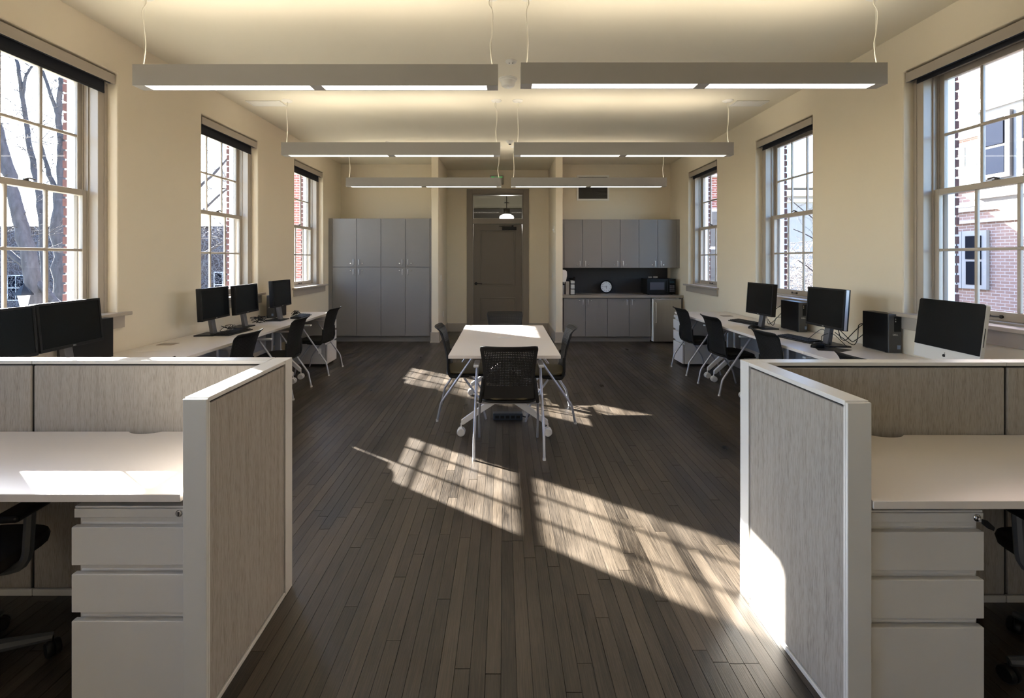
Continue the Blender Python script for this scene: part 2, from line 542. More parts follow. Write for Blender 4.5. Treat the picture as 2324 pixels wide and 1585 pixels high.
# far walls: two bays beside the vestibule, wing walls, vestibule wall with door opening
WLX0, WLX1, WRX0, WRX1, WY = -1.325, -1.197, 0.953, 1.082, 8.86
struct('wall_far_left', MB().box(XL, WLX0, YB, YV + 0.15, 0, ZC), 'wall')
struct('wall_far_right', MB().box(WRX1, XR, YB, YV + 0.15, 0, ZC), 'wall')
struct('wall_wing_left', MB().box(WLX0, WLX1, WY, YV + 0.15, 0, ZC), 'wall', bevel=0.006)
struct('wall_wing_right', MB().box(WRX0, WRX1, WY, YV + 0.15, 0, ZC), 'wall', bevel=0.006)
DX0, DX1, DZ = -0.70, 0.45, 2.98
struct('wall_vestibule', MB().box(WLX1, DX0, YV, YV + 0.15, 0, ZC).box(DX1, WRX0, YV, YV + 0.15, 0, ZC).box(DX0, DX1, YV, YV + 0.15, DZ, ZC), 'wall')

# ---- floor: sub-floor slab plus separate boards
floor = struct('floor', MB().box(XL - 0.2, XR + 0.2, YN, 14.2, -0.25, -0.005), 'gap')
PW = 0.0575
planks = []
rnd = random.Random(11)
x = XL
while x < XR - 0.001:
    x1 = min(x + PW, XR)
    y = YN + rnd.uniform(-1.2, 0)
    ymax = YB + 0.05 if (x1 < WLX0 or x > WRX1) else YV + 0.1
    while y < ymax:
        L = rnd.choice([rnd.uniform(0.35, 1.0), rnd.uniform(0.9, 2.6), rnd.uniform(1.2, 2.8)])
        planks.append((x, x1, max(y, YN), min(y + L, ymax)))
        y += L
    x = x1
planks = [p for p in planks if p[3] - p[2] > 0.02]
def plank_score(p):
    xa, xb, ya, yb = p
    y0 = max(ya, 1.68)
    if yb <= y0: return 0
    xm = (xa + xb) / 2
    if (xm < -1.0 or xm > 1.1) and y0 < 3.4:
        y0 = 3.4
        if yb <= y0: return 0
    px = CX + F * xm / ((y0 + yb) / 2)
    if px < 0 or px > 2324 or abs(xm) > 2.6: return 0
    return (xb - xa) * F / ((y0 + yb) / 2) * EYE * F * (1 / y0 - 1 / yb)
planks.sort(key=plank_score, reverse=True)
def plank_geo(mb, cols, p):
    xa, xb, ya, yb = p
    g, h = 0.0006, rnd.uniform(-0.0003, 0.0004)
    tone = (rnd.random() ** 1.2, rnd.random(), rnd.random())
    k_ = rnd.random() ** 2.5
    xa += 0.0001 + 0.0011 * k_; xb -= 0.0001 + 0.0004 * k_; ya += 0.0006; yb -= 0.0006 + 0.002 * rnd.random() ** 3
    zt, zb = h, -0.005
    vs = [(xa, ya, zb), (xb, ya, zb), (xb, yb, zb), (xa, yb, zb), (xa + g, ya + g, zt), (xb - g, ya + g, zt), (xb - g, yb - g, zt), (xa + g, yb - g, zt)]
    mb.add(vs, [(4, 5, 6, 7), (0, 1, 5, 4), (1, 2, 6, 5), (2, 3, 7, 6), (3, 0, 4, 7)])
    cols += [tone] * 8
def plank_mesh(ps):
    mb = MB(); cols = []
    for p in ps: plank_geo(mb, cols, p)
    me = mb.mesh('plank', fix=False)
    me.materials.append(M['plank'])
    ca = me.attributes.new('tone', 'FLOAT_COLOR', 'POINT')
    ca.data.foreach_set('color', [c for t in cols for c in (*t, 1.0)])
    return me
for p in planks[:300]:
    o = obj('plank', plank_mesh([p]), None, floor)
rest = obj('plank', plank_mesh(planks[300:]), None, floor)
rest['kind'] = 'stuff'
hallfloor = struct('floor_hall', MB().box(-2.6, 2.6, YV + 0.1, 14.2, -0.005, 0.0), 'hall_dark')

# ---- baseboards
def base_prof(y0, z): return None
struct('baseboard_wing_left', MB().box(WLX0 - 0.014, WLX1 + 0.014, WY - 0.014, YV - 0.001, 0, 0.19).box(WLX0 - 0.02, WLX1 + 0.024, WY - 0.024, YV - 0.001, 0, 0.02), 'trim', bevel=0.003)
struct('baseboard_wing_right', MB().box(WRX0 - 0.014, WRX1 + 0.014, WY - 0.014, YV - 0.001, 0, 0.19).box(WRX0 - 0.024, WRX1 + 0.02, WY - 0.024, YV - 0.001, 0, 0.02), 'trim', bevel=0.003)
struct('baseboard_vestibule', MB().box(WLX1 + 0.014, -0.777, YV - 0.014, YV, 0, 0.175).box(0.531, WRX0 - 0.014, YV - 0.014, YV, 0, 0.175), 'trim', bevel=0.003)
struct('baseboard_left', MB().box(XL, XL + 0.014, YN, 8.9, 0, 0.19), 'trim', bevel=0.003)
struct('baseboard_right', MB().box(XR - 0.014, XR, YN, 8.85, 0, 0.19), 'trim', bevel=0.003)

# ---- door with transom
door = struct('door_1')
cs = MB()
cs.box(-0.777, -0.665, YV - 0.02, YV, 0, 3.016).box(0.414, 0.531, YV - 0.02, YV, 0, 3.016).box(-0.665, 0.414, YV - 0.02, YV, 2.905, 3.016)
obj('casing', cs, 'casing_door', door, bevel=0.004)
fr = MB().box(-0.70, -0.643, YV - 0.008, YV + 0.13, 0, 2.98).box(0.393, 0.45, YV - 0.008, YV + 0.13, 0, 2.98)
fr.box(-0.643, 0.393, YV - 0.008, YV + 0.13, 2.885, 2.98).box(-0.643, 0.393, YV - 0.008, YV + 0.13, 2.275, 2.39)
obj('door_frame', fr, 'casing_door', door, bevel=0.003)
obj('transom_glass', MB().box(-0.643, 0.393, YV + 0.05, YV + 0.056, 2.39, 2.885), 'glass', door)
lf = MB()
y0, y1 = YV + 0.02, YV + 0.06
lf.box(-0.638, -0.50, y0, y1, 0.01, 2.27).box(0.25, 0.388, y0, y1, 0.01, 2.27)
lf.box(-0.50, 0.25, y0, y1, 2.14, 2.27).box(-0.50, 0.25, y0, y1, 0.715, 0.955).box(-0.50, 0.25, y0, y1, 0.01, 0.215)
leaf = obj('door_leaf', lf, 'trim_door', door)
for (z0, z1) in ((0.955, 2.14), (0.215, 0.715)):
    pn = MB()
    pn.box(-0.50, 0.25, y0 + 0.012, y1 - 0.012, z0, z1)
    a, b, c, d = -0.46, 0.21, z0 + 0.04, z1 - 0.04
    pn.box(a, b, y0 + 0.004, y0 + 0.014, c, d)
    pl = obj('door_panel', pn, 'trim_door', leaf, bevel=0.004)
    mo = MB()
    for (u0, u1, v0, v1) in ((-0.50, 0.25, z1 - 0.016, z1), (-0.50, 0.25, z0, z0 + 0.016), (-0.50, -0.484, z0, z1), (0.234, 0.25, z0, z1)):
        mo.box(u0, u1, y0 - 0.006, y0 + 0.013, v0, v1)
    obj('panel_moulding', mo, 'trim_door', leaf, bevel=0.004)
hd = MB().lathe([(0, -0.012), (0.032, -0.012), (0.034, 0.0), (0.034, 0.004)], (-0.585, y0 - 0.004, 1.013), 'y', 20)
hd.cyl((-0.585, y0 - 0.01, 1.013), (-0.585, y0 - 0.05, 1.013), 0.011, 10)
hd.tube([(-0.585, y0 - 0.05, 1.013), (-0.54, y0 - 0.052, 1.012), (-0.455, y0 - 0.048, 1.008)], 0.009, 8)
obj('lever_handle', hd, 'black', leaf)
cl = MB().box(-0.03, 0.27, y0 - 0.055, y0 - 0.003, 2.145, 2.21)
cl.box(-0.10, 0.2, y0 - 0.03, y0 - 0.012, 2.225, 2.237).box(0.17, 0.21, y0 - 0.035, y0 - 0.01, 2.21, 2.245)
obj('door_closer', cl, 'black', leaf, bevel=0.004)

# ---- hallway behind the transom
struct('wall_hall_far', MB().box(-2.6, 2.6, 14.0, 14.2, 0, 3.5), 'hall_wall')
struct('wall_hall_left', MB().box(-2.62, -2.5, YV + 0.151, 14.0, 0, 3.5), 'hall_wall')
struct('wall_hall_right', MB().box(2.5, 2.62, YV + 0.151, 14.0, 0, 3.5), 'hall_wall')
struct('trim_hall_1', MB().box(-2.5, 2.5, 13.9, 13.998, 2.72, 2.98).box(-2.5, 2.5, 13.9, 13.998, 2.52, 2.64), 'hall_dark')
pd = thing('pendant_lamp', 'glowing white schoolhouse pendant lamp seen through the glass above the door', 'lamp', (0.075, 12.0, 2.52))
g = MB().lathe([(0.0, 0.0), (0.15, 0.0), (0.176, 0.015), (0.178, 0.05), (0.165, 0.085), (0.12, 0.11), (0.085, 0.125), (0.0, 0.126)], seg=28)
obj('glass_globe', g, 'lampglass', pd)
obj('lamp_cap', MB().lathe([(0.10, 0.124), (0.085, 0.17), (0.08, 0.26), (0.02, 0.275), (0.0, 0.275)], seg=20), 'dark_metal', pd)
obj('stem', MB().cyl((0, 0, 0.27), (0, 0, ZC - 2.52), 0.012, 8), 'dark_metal', pd)
obj('ceiling_canopy', MB().lathe([(0.0, 0.40), (0.07, 0.405), (0.05, 0.42), (0.0, 0.42)], seg=16), 'dark_metal', pd)
pl_d = bpy.data.lights.new('pendant_light', 'POINT'); pl_d.energy = 45; pl_d.shadow_soft_size = 0.1; pl_d.color = (1, .95, .85)
plo = bpy.data.objects.new('pendant_light', pl_d); COL.objects.link(plo); plo.location = (0, 0, -0.14); plo.parent = pd

# ================================================================ WINDOWS
def window_meshes(s, W, span):
    """s: -1 left / +1 right; local origin: wall plane, opening centre in y, z absolute"""
    hw = span / 2
    X = lambda d: s * d
    out = {}
    FI = 0.09       # frame inset
    fr = MB()
    for sg in (-1, 1):
        fr.box(X(0.085), X(DW), sg * hw, sg * (hw - FI), OPEN_Z0, OPEN_Z1)
        fr.box(X(0.080), X(0.0849), sg * hw, sg * (hw - 0.03), OPEN_Z0, OPEN_Z1)
    fr.box(X(0.085), X(DW), -hw + FI, hw - FI, 3.01, OPEN_Z1)
    fr.box(X(0.085), X(DW), -hw + FI, hw - FI, OPEN_Z0, 1.10)
    out['frame'] = fr
    tk = MB()
    for sg in (-1, 1):
        y = hw - FI
        tk.box(X(0.158), X(0.163), sg * y, sg * (y - 0.012), 1.10, 3.01)
        tk.box(X(0.200), X(0.205), sg * y, sg * (y - 0.012), 1.10, 3.01)
    out['track'] = tk
    cz = MB()
    for sg in (-1, 1):
        cz.box(X(DW + 0.001), X(DW + 0.055), sg * (hw - 0.092), sg * (hw - INS - 0.022), OPEN_Z0 - 0.02, OPEN_Z1 - 0.05)
    cz.box(X(DW + 0.001), X(DW + 0.055), -hw + INS + 0.022, hw - INS - 0.022, OPEN_Z1 - 0.10, OPEN_Z1 - 0.05)
    cz.box(X(DW + 0.001), X(DO + 0.04), -hw + 0.1, hw - 0.1, OPEN_Z0 - 0.06, OPEN_Z0 - 0.02)
    out['exterior_casing'] = cz
    sw = hw - FI - 0.003   # sash half width
    def sash(d0, d1, z0, z1, bot, top):
        st = 0.048
        m = MB()
        m.box(X(d0), X(d1), -sw, -sw + st, z0, z1).box(X(d0), X(d1), sw - st, sw, z0, z1)
        m.box(X(d0), X(d1), -sw + st, sw - st, z0, z0 + bot).box(X(d0), X(d1), -sw + st, sw - st, z1 - top, z1)
        gy0, gy1, gz0, gz1 = -sw + st, sw - st, z0 + bot, z1 - top
        mu = MB()
        e = 0.005
        zc = (gz0 + gz1) / 2
        t = 0.011
        for k in (1, 2):
            yc = gy0 + (gy1 - gy0) * k / 3
            mu.box(X(d0 + e), X(d1 - e), yc - t, yc + t, gz0, zc - t)
            mu.box(X(d0 + e), X(d1 - e), yc - t, yc + t, zc + t, gz1)
        mu.box(X(d0 + e), X(d1 - e), gy0, gy1, zc - t, zc + t)
        panes = []
        dm = (d0 + d1) / 2
        for k in range(3):
            for (a, b) in ((gz0, zc - t), (zc + t, gz1)):
                ya = gy0 + (gy1 - gy0) * k / 3 + (t if k else 0)
                yb = gy0 + (gy1 - gy0) * (k + 1) / 3 - (t if k < 2 else 0)
                panes.append(MB().box(X(dm - 0.0015), X(dm + 0.0015), ya, yb, a, b))
        return m, mu, panes
    out['lower'] = sash(0.165, 0.197, 1.10, 2.09, 0.062, 0.046)
    out['upper'] = sash(0.207, 0.239, 2.045, 3.01, 0.045, 0.05)
    lk = MB()
    lk.cyl((X(0.18), 0, 2.09), (X(0.18), 0, 2.106), 0.016, 10)
    lk.tube([(X(0.18), 0, 2.104), (X(0.172), 0.02, 2.112), (X(0.165), 0.055, 2.106)], 0.006, 6)
    lk.box(X(0.17), X(0.195), -0.03, 0.03, 2.089, 2.095)
    out['lock'] = lk
    lf = MB()
    lf.cyl((X(0.165), -0.045, 1.128), (X(0.155), -0.045, 1.128), 0.012, 10)
    lf.cyl((X(0.165), 0.045, 1.128), (X(0.155), 0.045, 1.128), 0.012, 10)
    lf.tube([(X(0.158), -0.045, 1.128), (X(0.148), 0, 1.126), (X(0.158), 0.045, 1.128)], 0.005, 6)
    out['lift'] = lf
    st = MB()
    st.box(X(-0.055), X(0.165), -hw + 0.001, hw - 0.001, 1.063, 1.085)
    st.box(X(-0.058), X(-0.001), -hw - 0.085, -hw + 0.001, 1.063, 1.085).box(X(-0.058), X(-0.001), hw - 0.001, hw + 0.085, 1.063, 1.085)
    st.box(X(-0.066), X(-0.055), -hw - 0.085, hw + 0.085, 1.058, 1.087)
    out['sill'] = st
    out['apron'] = MB().box(X(-0.022), X(-0.001), -hw - 0.055, hw + 0.055, 0.955, 1.0575)
    return out

def build_windows(s, W, wins, hems, side, n0):
    for wi, (a, b) in enumerate(wins):
        span, yc = b - a, (a + b) / 2
        ms = window_meshes(s, W, span)
        win = struct('window_%d' % (n0 + wi))
        win.location = (W, yc, 0)
        obj('frame', ms['frame'], 'trim', win, bevel=0.003)
        obj('sash_track', ms['track'], 'trim', win)
        obj('exterior_casing', ms['exterior_casing'], 'white_ext', win)
        obj('sill', ms['sill'], 'trim', win, bevel=0.005)
        obj('apron', ms['apron'], 'trim', win, bevel=0.002)
        for nm, key in (('lower_sash', 'lower'), ('upper_sash', 'upper')):
            m, mu, panes = ms[key]
            sa = obj(nm, m, 'trim', win, bevel=0.003)
            obj('muntins', mu, 'trim', sa, bevel=0.004)
            for p in panes:
                obj('pane', p, 'glass', sa)
            if key == 'lower':
                obj('sash_lock', ms['lock'], 'dark_metal', sa)
                obj('lift_handle', ms['lift'], 'dark_metal', sa)
        # roller shade
        hem = hems[wi]
        place = ['added third behind the camera', 'added second behind the camera', 'added just behind the camera', 'nearest the camera', 'middle', 'farthest'][wi + 6 - len(wins)]
        sh = thing('roller_shade', 'rolled-up black roller shade, taupe housing, %s wall, %s window' % (side, place), 'blind', (W, yc, 0), 0, 'roller shades over the windows')
        hw = span / 2
        X = lambda d: s * d
        hb = MB().box(X(0.004), X(0.010), -hw + 0.015, hw - 0.015, 2.985, 3.062).box(X(0.010), X(0.078), -hw + 0.015, hw - 0.015, 3.054, 3.062)
        hb.box(X(0.010), X(0.078), -hw + 0.015, -hw + 0.022, 2.985, 3.054).box(X(0.010), X(0.078), hw - 0.022, hw - 0.015, 2.985, 3.054)
        obj('housing', hb, 'trim', sh, bevel=0.001)
        obj('roller', MB().cyl((X(0.043), -hw + 0.023, 3.018), (X(0.043), hw - 0.023, 3.018), 0.026, 16), 'shade', sh)
        obj('shade_cloth', MB().box(X(0.066), X(0.0675), -hw + 0.05, hw - 0.05, hem + 0.02, 3.02), 'shade', sh)
        obj('hem_bar', MB().box(X(0.062), X(0.072), -hw + 0.05, hw - 0.05, hem, hem + 0.022), 'shade', sh, bevel=0.003)
build_windows(-1, XL, WIN_L, [2.9, 2.9, 2.9, 2.9, 2.895, 2.90], 'left', 1)
build_windows(1, XR, WIN_R, [2.963, 2.945, 2.95], 'right', 7)

# ================================================================ CEILING THINGS
ZF1, ZF0 = 2.907, 2.757
def make_fixture(label, x0, x1, y0, lift=0.0, group='linear pendant lights in three rows'):
    L = x1 - x0
    t = thing('linear_pendant_light', label, 'ceiling light', (x0, y0, ZF0 + lift), 0, group)
    h, wd = ZF1 - ZF0, 0.105
    b = MB()
    b.box(0, L, 0, 0.006, 0, h).box(0, L, wd - 0.006, wd, 0, h).box(0, 0.006, 0.006, wd - 0.006, 0, h).box(L - 0.006, L, 0.006, wd - 0.006, 0, h)
    b.box(0.006, 0.08, 0.006, wd - 0.006, 0, 0.006).box(L - 0.08, L - 0.006, 0.006, wd - 0.006, 0, 0.006).box(L / 2 - 0.042, L / 2 + 0.042, 0.006, wd - 0.006, 0, 0.006)
    obj('body', b, 'fixture', t)
    for (a, c) in ((0.08, L / 2 - 0.042), (L / 2 + 0.042, L - 0.08)):
        obj('diffuser', MB().box(a, c, 0.006, wd - 0.006, 0.002, 0.010), 'diffuser', t)
        obj('uplight_lens', MB().box(a, c, 0.012, wd - 0.012, h - 0.05, h - 0.042), 'uplight', t)
    obj('gear_tray', MB().box(0.006, L - 0.006, 0.006, wd - 0.006, h * 0.45, h * 0.5), 'white_pl', t)
    top = ZC - ZF0 - lift
    for e, sg in ((0.045, 1), (L - 0.045, -1)):
        k = random.uniform(0.012, 0.03) * sg
        obj('suspension_wire', MB().cyl((e, wd / 2, h), (e, wd / 2, top - 0.01), 0.0016, 6), 'cord', t)
        pts = [(e - k * 0.6, wd / 2, h - 0.01), (e + k * 0.1, wd / 2, h + 0.06), (e + k * 0.5, wd / 2, h + 0.16), (e + 0.004, wd / 2, h + 0.24),
               (e - k * 0.3, wd / 2 - 0.01, top - 0.12), (e + k, wd / 2 - 0.01, top - 0.06), (e + k * 0.4, wd / 2, top - 0.012)]
        # smooth the cord
        sp = []
        for i in range(len(pts) - 1):
            p0, p1 = Vector(pts[i]), Vector(pts[i + 1])
            pm = Vector(pts[max(i - 1, 0)]); pn = Vector(pts[min(i + 2, len(pts) - 1)])
            for q in range(5):
                u = q / 5
                sp.append(0.5 * ((2 * p0) + (-pm + p1) * u + (2 * pm - 5 * p0 + 4 * p1 - pn) * u * u + (-pm + 3 * p0 - 3 * p1 + pn) * u ** 3))
        sp.append(Vector(pts[-1]))
        obj('power_cord', MB().tube(sp, 0.0042, 6), 'cord', t)
        obj('ceiling_canopy', MB().lathe([(0.0, top - 0.018), (0.045, top - 0.016), (0.062, top - 0.004), (0.062, top - 0.0005)], (e, wd / 2, 0), 'z', 20), 'white_pl', t)
    return t
rows = [(1.10, 0, 'behind the camera line'), (3.41, 0.0, 'nearest the camera'), (5.69, 0, 'in the middle'), (8.02, -0.02, 'farthest away, before the exit sign')]
for i, (y, lf_, nm) in enumerate(rows):
    for (a, b, side, dl) in ((-2.62, -0.04, 'left', 0), (0.122, 2.71, 'right', 0.012 if i == 1 else 0)):
        nmr = ['unseen overhead row', 'row nearest the camera', 'middle row', 'farthest row'][i]
        make_fixture('grey linear pendant light, lit slots, %s half of the %s' % (side, nmr), a, b, y, lf_ + dl)

def vent(label, x0, x1, y0, y1):
    t = thing('ceiling_vent', label, 'vent', ((x0 + x1) / 2, (y0 + y1) / 2, ZC), 0, 'ceiling vents')
    a, b = (x1 - x0) / 2, (y1 - y0) / 2
    f = MB().box(-a, a, -b, -b + 0.025, -0.008, -0.0005).box(-a, a, b - 0.025, b, -0.008, -0.0005).box(-a, -a + 0.025, -b + 0.025, b - 0.025, -0.008, -0.0005).box(a - 0.025, a, -b + 0.025, b - 0.025, -0.008, -0.0005)
    obj('frame', f, 'white_pl', t, bevel=0.002)
    n = 7
    for k in range(n):
        y = -b + 0.03 + (2 * b - 0.06) * (k + 0.5) / n
        obj('slat', MB().add([(-a + 0.025, y - 0.008, -0.002), (a - 0.025, y - 0.008, -0.002), (a - 0.025, y + 0.006, -0.009), (-a + 0.025, y + 0.006, -0.009)], [(0, 1, 2, 3)]), 'white_pl', t)
vent('white slotted ceiling vent near the left wall', -3.07, -2.66, 5.74, 5.94)
vent('white slotted ceiling vent near the right wall, beside the middle light row', 2.77, 3.16, 5.74, 5.94)
vent('white ceiling vent near the right wall, seen edge-on above the middle light row', 2.80, 3.13, 7.85, 8.05)
dt = thing('smoke_detector', 'round white ceiling sensor with dark dots above the gap of the nearest lights', 'sensor', (0.07, 4.6, ZC))
obj('dome', MB().lathe([(0.0, -0.022), (0.03, -0.021), (0.05, -0.012), (0.056, -0.001), (0.056, -0.0005)], seg=28), 'white_pl', dt)
for a in (-0.016, 0.016):
    obj('lens', MB().lathe([(0.0, -0.026), (0.005, -0.025), (0.006, -0.018)], (a, -0.01, 0), 'z', 12), 'gap', dt)
t = thing('smoke_detector', 'larger white domed smoke alarm hanging behind the nearest light gap', 'sensor', (0.045, 5.05, ZC))
obj('mount_plate', MB().lathe([(0.0, -0.012), (0.09, -0.012), (0.098, -0.004), (0.098, -0.0005)], seg=28), 'white_pl', t)
obj('dome', MB().lathe([(0.0, -0.085), (0.055, -0.083), (0.07, -0.07), (0.075, -0.03), (0.09, -0.018), (0.09, -0.013)], seg=28), 'white_pl', t)
obj('alarm_light', MB().lathe([(0.0, -0.089), (0.008, -0.088), (0.009, -0.083)], (0, -0.02, 0), 'z', 12), 'white_ext', t)
t = thing('sprinkler_head', 'small ceiling sensor with dark centre above the gap of the middle lights', 'sensor', (0.10, 7.7, ZC))
obj('cup', MB().lathe([(0.02, -0.05), (0.035, -0.04), (0.062, -0.006), (0.064, -0.0005)], seg=24), 'white_pl', t)
obj('tip', MB().lathe([(0.0, -0.062), (0.02, -0.06), (0.022, -0.045), (0.0, -0.04)], seg=14), 'gap', t)
t = thing('sprinkler_head', 'small round ceiling cap above the left middle light', 'sensor', (-1.86, 7.75, ZC))
obj('cup', MB().lathe([(0.0, -0.016), (0.03, -0.014), (0.035, -0.0005)], seg=20), 'white_pl', t)

# wall vent grille over the cupboards
t = thing('wall_grille', 'white-framed return air grille with dark louvres above the wall cupboards', 'vent', (1.773, YB, 2.945))
W2, H2 = 0.322, 0.252
f = MB().box(-W2, W2, -0.014, -0.0005, H2 - 0.035, H2).box(-W2, W2, -0.014, -0.0005, -H2, -H2 + 0.035).box(-W2, -W2 + 0.035, -0.014, -0.0005, -H2 + 0.035, H2 - 0.035).box(W2 - 0.035, W2, -0.014, -0.0005, -H2 + 0.035, H2 - 0.035)
obj('frame', f, 'white_pl', t, bevel=0.003)
obj('backing', MB().box(-W2 + 0.035, W2 - 0.035, -0.002, -0.0005, -H2 + 0.035, H2 - 0.035), 'grille', t)
n = 22
for k in range(n):
    z = -H2 + 0.04 + (2 * H2 - 0.08) * (k + 0.5) / n
    obj('louvre', MB().box(-W2 + 0.036, W2 - 0.036, -0.012, -0.003, z - 0.003, z + 0.003), 'grille', t)
obj('centre_bar', MB().box(-0.006, 0.006, -0.013, -0.003, -H2 + 0.035, H2 - 0.035), 'grille', t)

# exit sign
t = thing('exit_sign', 'EXIT sign with green letters above the far door, behind the farthest light', 'sign', (-0.145, YV - 0.03, 3.20))
obj('plate', MB().box(-0.145, 0.145, -0.012, 0.029, -0.095, 0.095), 'signplate', t, bevel=0.012, seg=3)
tm = text_mesh('EXIT', 0.15, 0.002)
te = obj('lettering', tm, 'green', t); te.rotation_euler = (PI / 2, 0, 0); te.location = (0, -0.014, 0.0); te.scale = (0.78, 1.15, 1)

def plate(name, label, cat, loc, axis, w_, h_, kind, m='white_pl'):
    """wall plate; axis: outward normal 'x+','x-','y-'"""
    t = thing(name, label, cat, loc)
    t.rotation_euler = (0, 0, {'y-': 0, 'x+': PI / 2, 'x-': -PI / 2}[axis])
    obj('cover_plate', MB().box(-w_ / 2, w_ / 2, -0.007, -0.0005, -h_ / 2, h_ / 2), m, t, bevel=0.002)
    if kind == 'switch':
        obj('rocker', MB().box(-0.016, 0.016, -0.011, -0.007, -0.033, 0.033), m, t, bevel=0.001)
    elif kind == 'outlet':
        for dz in (-0.02, 0.02):
            o = obj('receptacle', MB().box(-0.016, 0.016, -0.009, -0.007, dz - 0.014, dz + 0.014), m, t, bevel=0.003)
    elif kind == 'double':
        for dx in (-0.024, 0.024):
            obj('receptacle', MB().box(dx - 0.016, dx + 0.016, -0.009, -0.007, -0.032, 0.032), m, t, bevel=0.003)
    elif kind == 'sensor':
        obj('knob', MB().box(-0.02, 0.02, -0.03, -0.007, -0.03, 0.01), m, t, bevel=0.004)
    return t
plate('light_switch', 'white light switch on the left wing wall beside the door', 'switch', (WLX1, 9.23, 1.17), 'x+', 0.115, 0.115, 'switch')
plate('wall_outlet', 'white outlet low on the left wing wall beside the door', 'outlet', (WLX1, 9.53, 0.45), 'x+', 0.07, 0.115, 'outlet')
plate('thermostat', 'white thermostat high on the right wing wall', 'thermostat', (WRX0, 9.13, 2.09), 'x-', 0.08, 0.13, 'sensor')
plate('light_switch', 'white light switch below the thermostat on the right wing wall', 'switch', (WRX0, 9.41, 1.19), 'x-', 0.075, 0.12, 'switch')

# ================================================================ CABINETS
YD = 8.91
def handle_pair(door_o, xh, zc, y):
    """bar handle + lock cylinder"""
    pass
def cab_door(parent, x0, x1, z0, z1, yf, xh, zh, xl, zl, yb=0.019):
    d = obj('cabinet_door', MB().box(x0 + 0.003, x1 - 0.003, yf, yf + yb, z0 + 0.003, z1 - 0.003), 'cabinet', parent, bevel=0.0015)
    h = MB().tube([(xh, yf, zh - 0.048), (xh, yf - 0.028, zh - 0.048), (xh, yf - 0.03, zh - 0.044), (xh, yf - 0.03, zh + 0.044), (xh, yf - 0.028, zh + 0.048), (xh, yf, zh + 0.048)], 0.005, 8)
    obj('handle', h, 'alu', d)
    obj('lock', MB().lathe([(0.0, -0.008), (0.009, -0.007), (0.011, 0.0)], (xl, yf, zl), 'y', 12), 'chrome', d)
    return d
def body_box(parent, x0, x1, y0, y1, z0, z1, toe=None):
    b = MB()
    t_ = 0.018
    b.box(x0, x0 + t_, y0, y1, z0, z1).box(x1 - t_, x1, y0, y1, z0, z1)
    b.box(x0 + t_, x1 - t_, y0, y1, z1 - t_, z1).box(x0 + t_, x1 - t_, y0, y1, z0, z0 + t_)
    b.box(x0 + t_, x1 - t_, y1 - t_, y1, z0 + t_, z1 - t_).box(x0 + t_, x1 - t_, y0 + 0.034, y0 + 0.05, z0 + t_, z1 - t_)
    return obj('body', b, 'cabinet', parent)
edges = [-3.160, -2.713, -2.263, -1.812, -1.361]
for ci in range(2):
    x0, x1, x2 = edges[2 * ci], edges[2 * ci + 1], edges[2 * ci + 2]
    t = thing('tall_cabinet', ['tall grey four-door storage cabinet next to the left wall', 'tall grey four-door storage cabinet next to the vestibule wing wall'][ci], 'cabinet', ((x0 + x2) / 2, YD + 0.3, 0), 0, 'tall storage cabinets')
    ox, oy = (x0 + x2) / 2, YD + 0.3
    T = lambda v: v - ox
    body_box(t, T(x0), T(x2), -0.28, YB - oy - 0.002, 0.10, 2.281)
    obj('toe_kick', MB().box(T(x0), T(x2), -0.235, -0.215, 0, 0.10), 'cabinet', t)
    for (a, b, hs) in ((x0, x1, 1), (x1, x2, -1)):
        hx = (b - 0.052) if hs > 0 else (a + 0.052)
        lx = hx - hs * 0.055
        cab_door(t, T(a), T(b), 1.383, 2.281, -0.30, T(hx), 1.475, T(lx), 1.452)
        cab_door(t, T(a), T(b), 0.112, 1.383, -0.30, T(hx), 1.292, T(lx), 1.318)
tf = obj('cabinet_filler', MB().box(XL + 0.001, -3.163, YD + 0.002, YD + 0.03, 0.0, 2.283), 'cabinet')
tag(tf, 'narrow grey filler strip between tall cabinet and left wall', 'filler')
tf = obj('cabinet_filler', MB().box(-1.359, -1.339, YD + 0.002, YD + 0.05, 0.0, 2.283), 'cabinet')
tag(tf, 'narrow grey filler strip between tall cabinet and wing wall', 'filler')

# wall cupboards (right)
YU = 9.08
ue = [1.134, 1.484, 1.837, 2.189, 2.543, 2.896, 3.25]
for ci in range(3):
    x0, x1, x2 = ue[2 * ci], ue[2 * ci + 1], ue[2 * ci + 2]
    ox = (x0 + x2) / 2; oy = YU + 0.17
    t = thing('wall_cupboard', ['grey two-door wall cupboard nearest the vestibule', 'grey two-door wall cupboard in the middle of the three above the counter', 'grey two-door wall cupboard above the microwave'][ci], 'cupboard', (ox, oy, 1.366), 0, 'wall cupboards over the counter')
    T = lambda v: v - ox
    Z = lambda v: v - 1.366
    body_box(t, T(x0), T(x2), -0.15, YB - oy - 0.002, 0, Z(2.277))
    for (a, b, hs) in ((x0, x1, 1), (x1, x2, -1)):
        hx = (b - 0.052) if hs > 0 else (a + 0.052)
        cab_door(t, T(a), T(b), 0.0, Z(2.277), -0.17, T(hx), 0.078, T(hx - hs * 0.055), 0.055)
tf = obj('cabinet_filler', MB().box(3.252, XR - 0.001, YU + 0.002, YB - 0.002, 1.366, 2.277), 'cabinet')
tag(tf, 'grey filler panel between wall cupboards and right wall', 'filler')
tf = obj('cabinet_filler', MB().box(WRX1 + 0.001, 1.132, YU + 0.002, YU + 0.03, 1.366, 2.277), 'cabinet')
tag(tf, 'grey filler strip between wall cupboards and right wing wall', 'filler')
